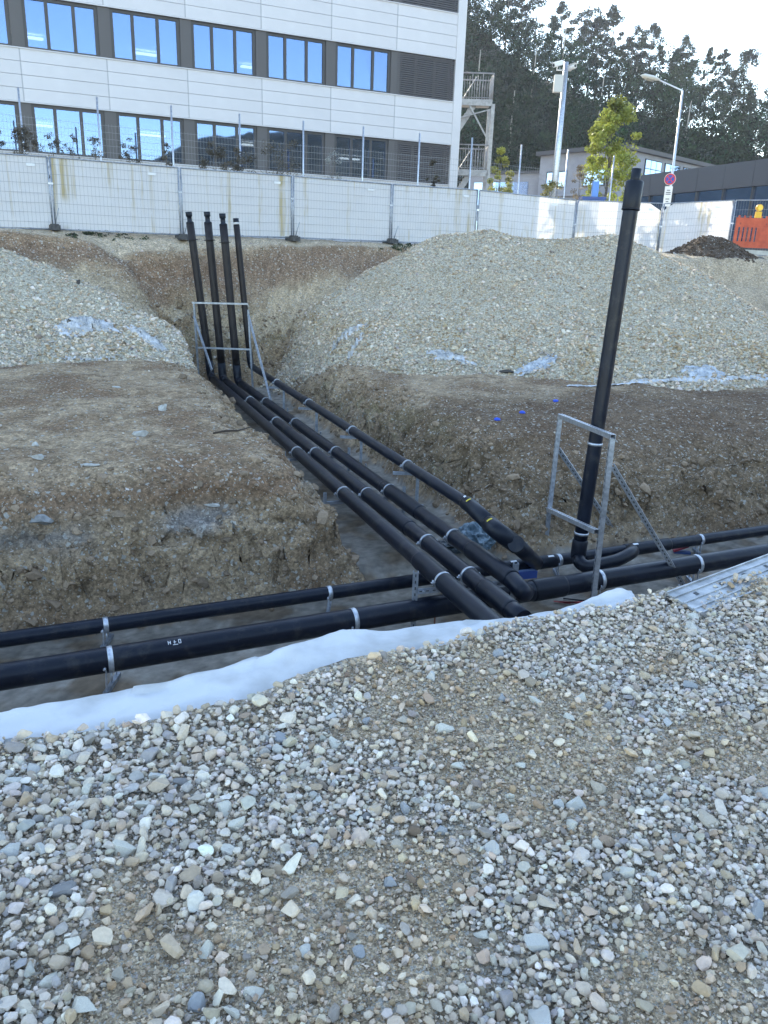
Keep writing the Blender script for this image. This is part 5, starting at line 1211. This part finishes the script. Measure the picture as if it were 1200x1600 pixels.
# white and grey hall behind
hb = empty('white_hall', (12.6, 60, .28), 'white two-storey hall with a dark roof edge below the wooded hill', 'building')
c0 = np.array([15.6, 60.0]); cl_ = np.array([11.0, 66.0]); cr_ = np.array([31.0, 76.0]); ZR = 7.35
M_HALL = mat('pale_grey_render', (.26, .27, .31), .8, build=noisecol((.23, .24, .28), (.29, .30, .34), 1, 4)); M_ROOFD = mat('dark_roof_edge', (.06, .06, .07), .6)
for (p0, p1, wins) in ((c0, cr_, 'ribbon'), (cl_, c0, 'few')):
    d, n, L = wall_axes(p0, p1)
    if n[1] > 0 and wins == 'ribbon': n = -n
    if n[0] > 0 and wins == 'few': n = -n
    wbox(p0, d, n, .01, L - .01, -.3, 0, .2, ZR).build('wall', M_HALL, hb)
    wbox(p0, d, n, -.2, L + .2, -.35, .35, ZR + .002, ZR + .28).build('roof_edge', M_ROOFD, hb)
    if wins == 'ribbon':
        for i in range(6):
            s0 = 3.4 + i * 3.1
            f_ = wbox(p0, d, n, s0, s0 + 2.55, .005, .06, ZR - 2.25, ZR - .30).build('window', M_DKFR, hb)
            for j in range(3):
                for zlo, zhi in ((ZR - 2.18, ZR - .98), (ZR - .92, ZR - .38)): wbox(p0, d, n, s0 + .08 + j * .82, s0 + .82 + j * .82, .062, .075, zlo, zhi).build('pane', M_GLASS, f_)
        wbox(p0, d, n, 1.2, L, .005, .05, .9, 3.4).build('lower_window_band', M_GLASS, hb)
    else:
        for s0, z0 in ((.8, 5.0), (4.4, 5.0), (.8, 2.2), (4.4, 2.2)):
            f_ = wbox(p0, d, n, s0, s0 + 2.0, .005, .05, z0, z0 + 1.2).build('window', M_DKFR, hb); wbox(p0, d, n, s0 + .1, s0 + 1.9, .052, .062, z0 + .1, z0 + 1.1).build('pane', M_GLASS, f_)
        for z0 in (1.8, 4.4): wbox(p0, d, n, 0, L, .01, .3, z0, z0 + .15).build('ledge', M_HALL, hb)
# lower glazed wing to the left of it
wa = np.array([6.0, 70.0]); wb2 = np.array([11.6, 66.5]); d, n, L = wall_axes(wa, wb2)
if n[1] > 0: n = -n
wbox(wa, d, n, 0, L, -.3, 0, .2, 6.2).build('wing_wall', M_HALL, hb); wbox(wa, d, n, -.2, L, -6, .2, 6.21, 6.4).build('wing_roof', M_ROOFD, hb)
for s0 in np.arange(.5, L - 1.4, 1.7):
    for z0 in (1.0, 3.9): wbox(wa, d, n, s0, s0 + 1.3, .004, .05, z0, z0 + 1.7).build('wing_window', M_GLASS, hb)
mb = MB(); mb.add([(c0[0], c0[1], ZR + .28), (cr_[0], cr_[1], ZR + .28), (cr_[0] - 4, cr_[1] + 12, ZR + .28), (cl_[0], cl_[1], ZR + .28)], [(0, 1, 2, 3)]); mb.build('roof', M_ROOFD, hb)

# ================================================================ POLES AND SIGNS
b = aty(865, 305, 36); top = aty(885, 97, 36); pz = empty('camera_mast', (b[0], b[1], .3), 'stout galvanized mast with two white cameras and a grey cabinet', 'mast')
MB().tube([(b[0], b[1], .2), (b[0] * .5 + top[0] * .5, 36, top[2] * .5), (top[0], 36, top[2])], [.18, .14, .09], 16).build('pole', M_GALV, pz)
cc_ = aty(872, 131, 35.75); MB().box(cc_, (.34, .26, .62)).build('cabinet', mat('light_grey_cabinet', (.5, .5, .48), .5), pz)
ca_ = aty(874, 104, 35.8); cb_ = aty(893, 107, 35.8); ar = aty(884, 110, 36)
for (x0, y0, x1, y1), dx in (((865, 102, 879, 98), -1), ((899, 103, 889, 107), 1)):
    e0 = aty(x0, y0, 35.5); e1 = aty(x1, y1, 35.9); md = (e0 + e1) / 2
    MB().tube([ar, (md[0], 35.9, ar[2] - .02), (md[0], 35.8, md[2] - .06)], .025, 8).build('arm', M_WHITE, pz)
    cm = MB().tube([e0, e0 + (e1 - e0) * .04, e1 - (e1 - e0) * .04, e1], [.075, .085, .085, .06], 14).build('camera_body', M_WHITE, pz)
    MB().bar(e0 + (e0 - e1) * .12 + (0, 0, .09), e1 + (0, 0, .09), .19, .012).build('sun_shield', M_WHITE, cm)
    MB().tube([e0 + (e0 - e1) * .02, e0], .055, 12).build('lens', M_SLOT, cm)
b = aty(1047, 300, 42); t_ = aty(1067, 142, 42); lamp = empty('street_lamp', (b[0], b[1], .3), 'tall slim street lamp with a long arm above the pavilion', 'street lamp')
MB().tube([(b[0], 42, .2), (b[0], 42, 3.2), (t_[0], 42, t_[2])], [.085, .065, .045], 12).build('pole', M_GALV, lamp)
h0 = aty(1030, 125, 41); MB().tube([(t_[0], 42, t_[2] - .05), (t_[0], 42, t_[2]), h0], .03, 10).build('arm', M_GALV, lamp)
h1 = aty(1003, 117, 40.4); dv = (h1 - h0); hd = MB(); hd.tube([h0, h0 + dv * .12, h0 + dv * .45, h0 + dv * .85, h1], [.05, .10, .17, .15, .06], 14); hd.v = [(x, y, h0[2] + (h1[2] - h0[2]) * .5 + (z - (h0[2] + h1[2]) / 2) * .62) for x, y, z in hd.v]
hd.build('lamp_head', mat('light_grey_lamp_head', (.55, .55, .52), .5), lamp)
MB().tube([h0 + dv * .35 + (0, 0, -.06), h0 + dv * .75 + (0, 0, -.06)], .10, 12).build('lens_bowl', mat('clear_bowl', (.30, .30, .27), .2), lamp)
# round no stopping sign and plate
sgc = aty(1047, 280, 41.8); sg = empty('no_stopping_sign', tuple(sgc), 'round red and blue no stopping sign with a white plate below on the lamp post', 'sign')
vn = np.array([-.35, -.93, 0]); vn /= np.linalg.norm(vn); vx = np.array([-vn[1], vn[0], 0]);  vz = np.array([0, 0, 1.])
def disc(c, r, m, name, off, n=28, ri=0):
    c = c + vn * off; mb = MB(); vs = []
    for k in range(n):
        a_ = 2 * math.pi * k / n
        for rr in (ri, r):
            for e in (0, .006): vs.append(c + (vx * math.cos(a_) + vz * math.sin(a_)) * rr + vn * e)
    f = []
    for k in range(n):
        i0 = 4 * k; i1 = 4 * ((k + 1) % n); f += [(i0 + 3, i0 + 1, i1 + 1, i1 + 3), (i0 + 2, i0 + 3, i1 + 3, i1 + 2), (i0, i0 + 2, i1 + 2, i1)]
    mb.add(vs, f); return mb.build(name, m, sg)
M_RED = mat('sign_red', (.55, .02, .04), .4); M_SBLUE = mat('sign_blue', (.02, .05, .38), .4)
disc(sgc, .27, M_WHITE, 'rim', 0); disc(sgc, .255, M_RED, 'red_disc', .008); disc(sgc, .19, M_SBLUE, 'blue_disc', .016)
for sgn in (1, -1): MB().box(sgc + vn * .026, (.44, .006, .045), ((vx + sgn * vz) / math.sqrt(2), vn, (vz - sgn * vx) / math.sqrt(2))).build('red_bar', M_RED, sg)
pl = sgc - vz * .78; MB().box(pl, (.36, .012, .92), (vx, vn, vz)).build('plate', M_WHITE, sg)
for k, (w_, zz_) in enumerate(((.16, .28), (.22, .18), (.22, .10), (.18, -.12), (.12, -.24))): MB().box(pl + vn * .009 + vz * zz_, (w_, .004, .035), (vx, vn, vz)).build('print_line', M_SLOT, sg)
# blue skip under the tree
c = aty(925, 306, 35.5); bs = empty('blue_bin', (c[0], c[1], .3), 'blue waste container behind the fence under the young tree', 'container')
MB().box((c[0], c[1], 1.35), (.9, .8, 2.0)).build('bin_body', mat('bin_blue', (.03, .10, .35), .5), bs); MB().box((c[0], c[1], 2.4), (1.0, .9, .1)).build('bin_lid', mat('bin_blue_lid', (.03, .07, .25), .5), bs); MB().box((c[0] + .05, c[1] - .2, 2.75), (.26, .2, .6)).build('hatch', mat('bin_light_blue', (.10, .25, .60), .5), bs)

# orange barrier with warning lamp
M_OR = mat('orange_red_plastic', (.50, .075, .025), .5, build=noisecol((.40, .055, .02), (.58, .10, .035), 3, 4))
p0 = aty(1143, 391, 28.8); p1 = aty(1262, 388, 28.9); d, n, L = wall_axes(p0, p1); L = 2.1
if n[1] > 0: n = -n
d = np.array([d[0], d[1], 0]); z0 = p0[2] + .04; ob = empty('traffic_barrier', (p0[0], p0[1], z0), 'orange-red plastic traffic barrier in front of the bare wire fence', 'barrier')
tilt = .10
def bb(s0, s1, o0, o1, zz0, zz1, nm, m, par): return wbox(p0, d, n, s0, s1, o0, o1, z0 + zz0, z0 + zz1).build(nm, m, par)
bb(0, L, -.03, .03, .72, 1.02, 'top_board', M_OR, ob); bb(0, L, -.03, .03, .06, .26, 'bottom_board', M_OR, ob); bb(.0, .10, -.028, .028, .262, .718, 'end_bar', M_OR, ob)
for k_ in range(13):
    if 5 <= k_ <= 7:
        if k_ == 5: bb(.83, 1.27, -.028, .028, .262, .718, 'logo_field', M_OR, ob)
        continue
    bb(.18 + k_ * .145, .26 + k_ * .145, -.02, .02, .262, .718, 'slat', M_OR, ob)
for k_ in range(11): bb(.06 + k_ * .19, .11 + k_ * .19, -.02, .02, 1.022, 1.09, 'stud', M_OR, ob)
for k_ in range(2): bb(.2 + k_ * 1.5, .5 + k_ * 1.5, -.3, .3, -.08, .05, 'rubber_foot', M_CONCDARK, ob)
for k_, x_ in enumerate((.10, .32)): bb(.12 + k_ * .9, .17 + k_ * .9, .031, .036, .80, .86, 'reflector', mat('dark_orange', (.28, .04, .02), .4), ob)
lc = p0 + d * .72 + n * .0; zl_ = z0 + 1.03; M_Y = mat('warning_lamp_yellow', (.75, .42, .01), .35)
wl = empty('warning_lamp', (lc[0], lc[1], zl_), 'yellow battery warning lamp standing on the orange barrier', 'lamp')
MB().box((lc[0], lc[1], zl_ + .10), (.20, .09, .20)).build('battery_box', M_Y, wl)
MB().tube([(lc[0], lc[1] - .05, zl_ + .32), (lc[0], lc[1] + .05, zl_ + .32)], .11, 16).build('lens', M_Y, wl)
MB().tube([(lc[0], lc[1] - .07, zl_ + .32), (lc[0], lc[1] - .05, zl_ + .32)], .07, 16).build('lens_glass', mat('amber_lens', (.85, .55, .03), .15), wl)
# kerb beam and lumps next to the mound
k0 = aty(1142, 392, 28.3); k1 = aty(1290, 402, 28.6); tag(MB().bar(k0, k1, .20, .14).build('kerb_beam', mat('light_concrete', (.48, .47, .43), .9, build=noisecol((.40, .39, .35), (.54, .53, .49), 5, 5, .3, 30, .01)), None), 'pale concrete kerb beam lying below the orange barrier', 'kerb')
for i, (x, y, r_, lab) in enumerate(((1168, 405, .24, 'larger grey concrete lump right of the soil mound'), (1189, 407, .17, 'smaller grey concrete lump beyond the larger one, right of the soil mound'))):
    V_, F_ = PROT[3][i]; c = aty(x, y, 27.2); o = npmesh('concrete_lump', V_ * r_ * np.array([1.5, 1, .7]) + c, F_, mat('grey_lump', (.12, .115, .105), .9), None, None, False); tag(o, lab, 'lump')

# ================================================================ AIR
hz = MB(); hz.box((10, 140, 35), (560, 560, 84)); hm = bpy.data.materials.new('thin_haze'); hm.use_nodes = True; ht = hm.node_tree; ht.nodes.clear()
ho = ht.nodes.new('ShaderNodeOutputMaterial'); hv = ht.nodes.new('ShaderNodeVolumePrincipled'); hv.inputs['Density'].default_value = .0004; hv.inputs['Color'].default_value = (.86, .91, 1, 1)
hv.inputs['Anisotropy'].default_value = .3
ht.links.new(hv.outputs[0], ho.inputs['Volume']); tag(hz.build('haze', hm, None), kind='stuff')
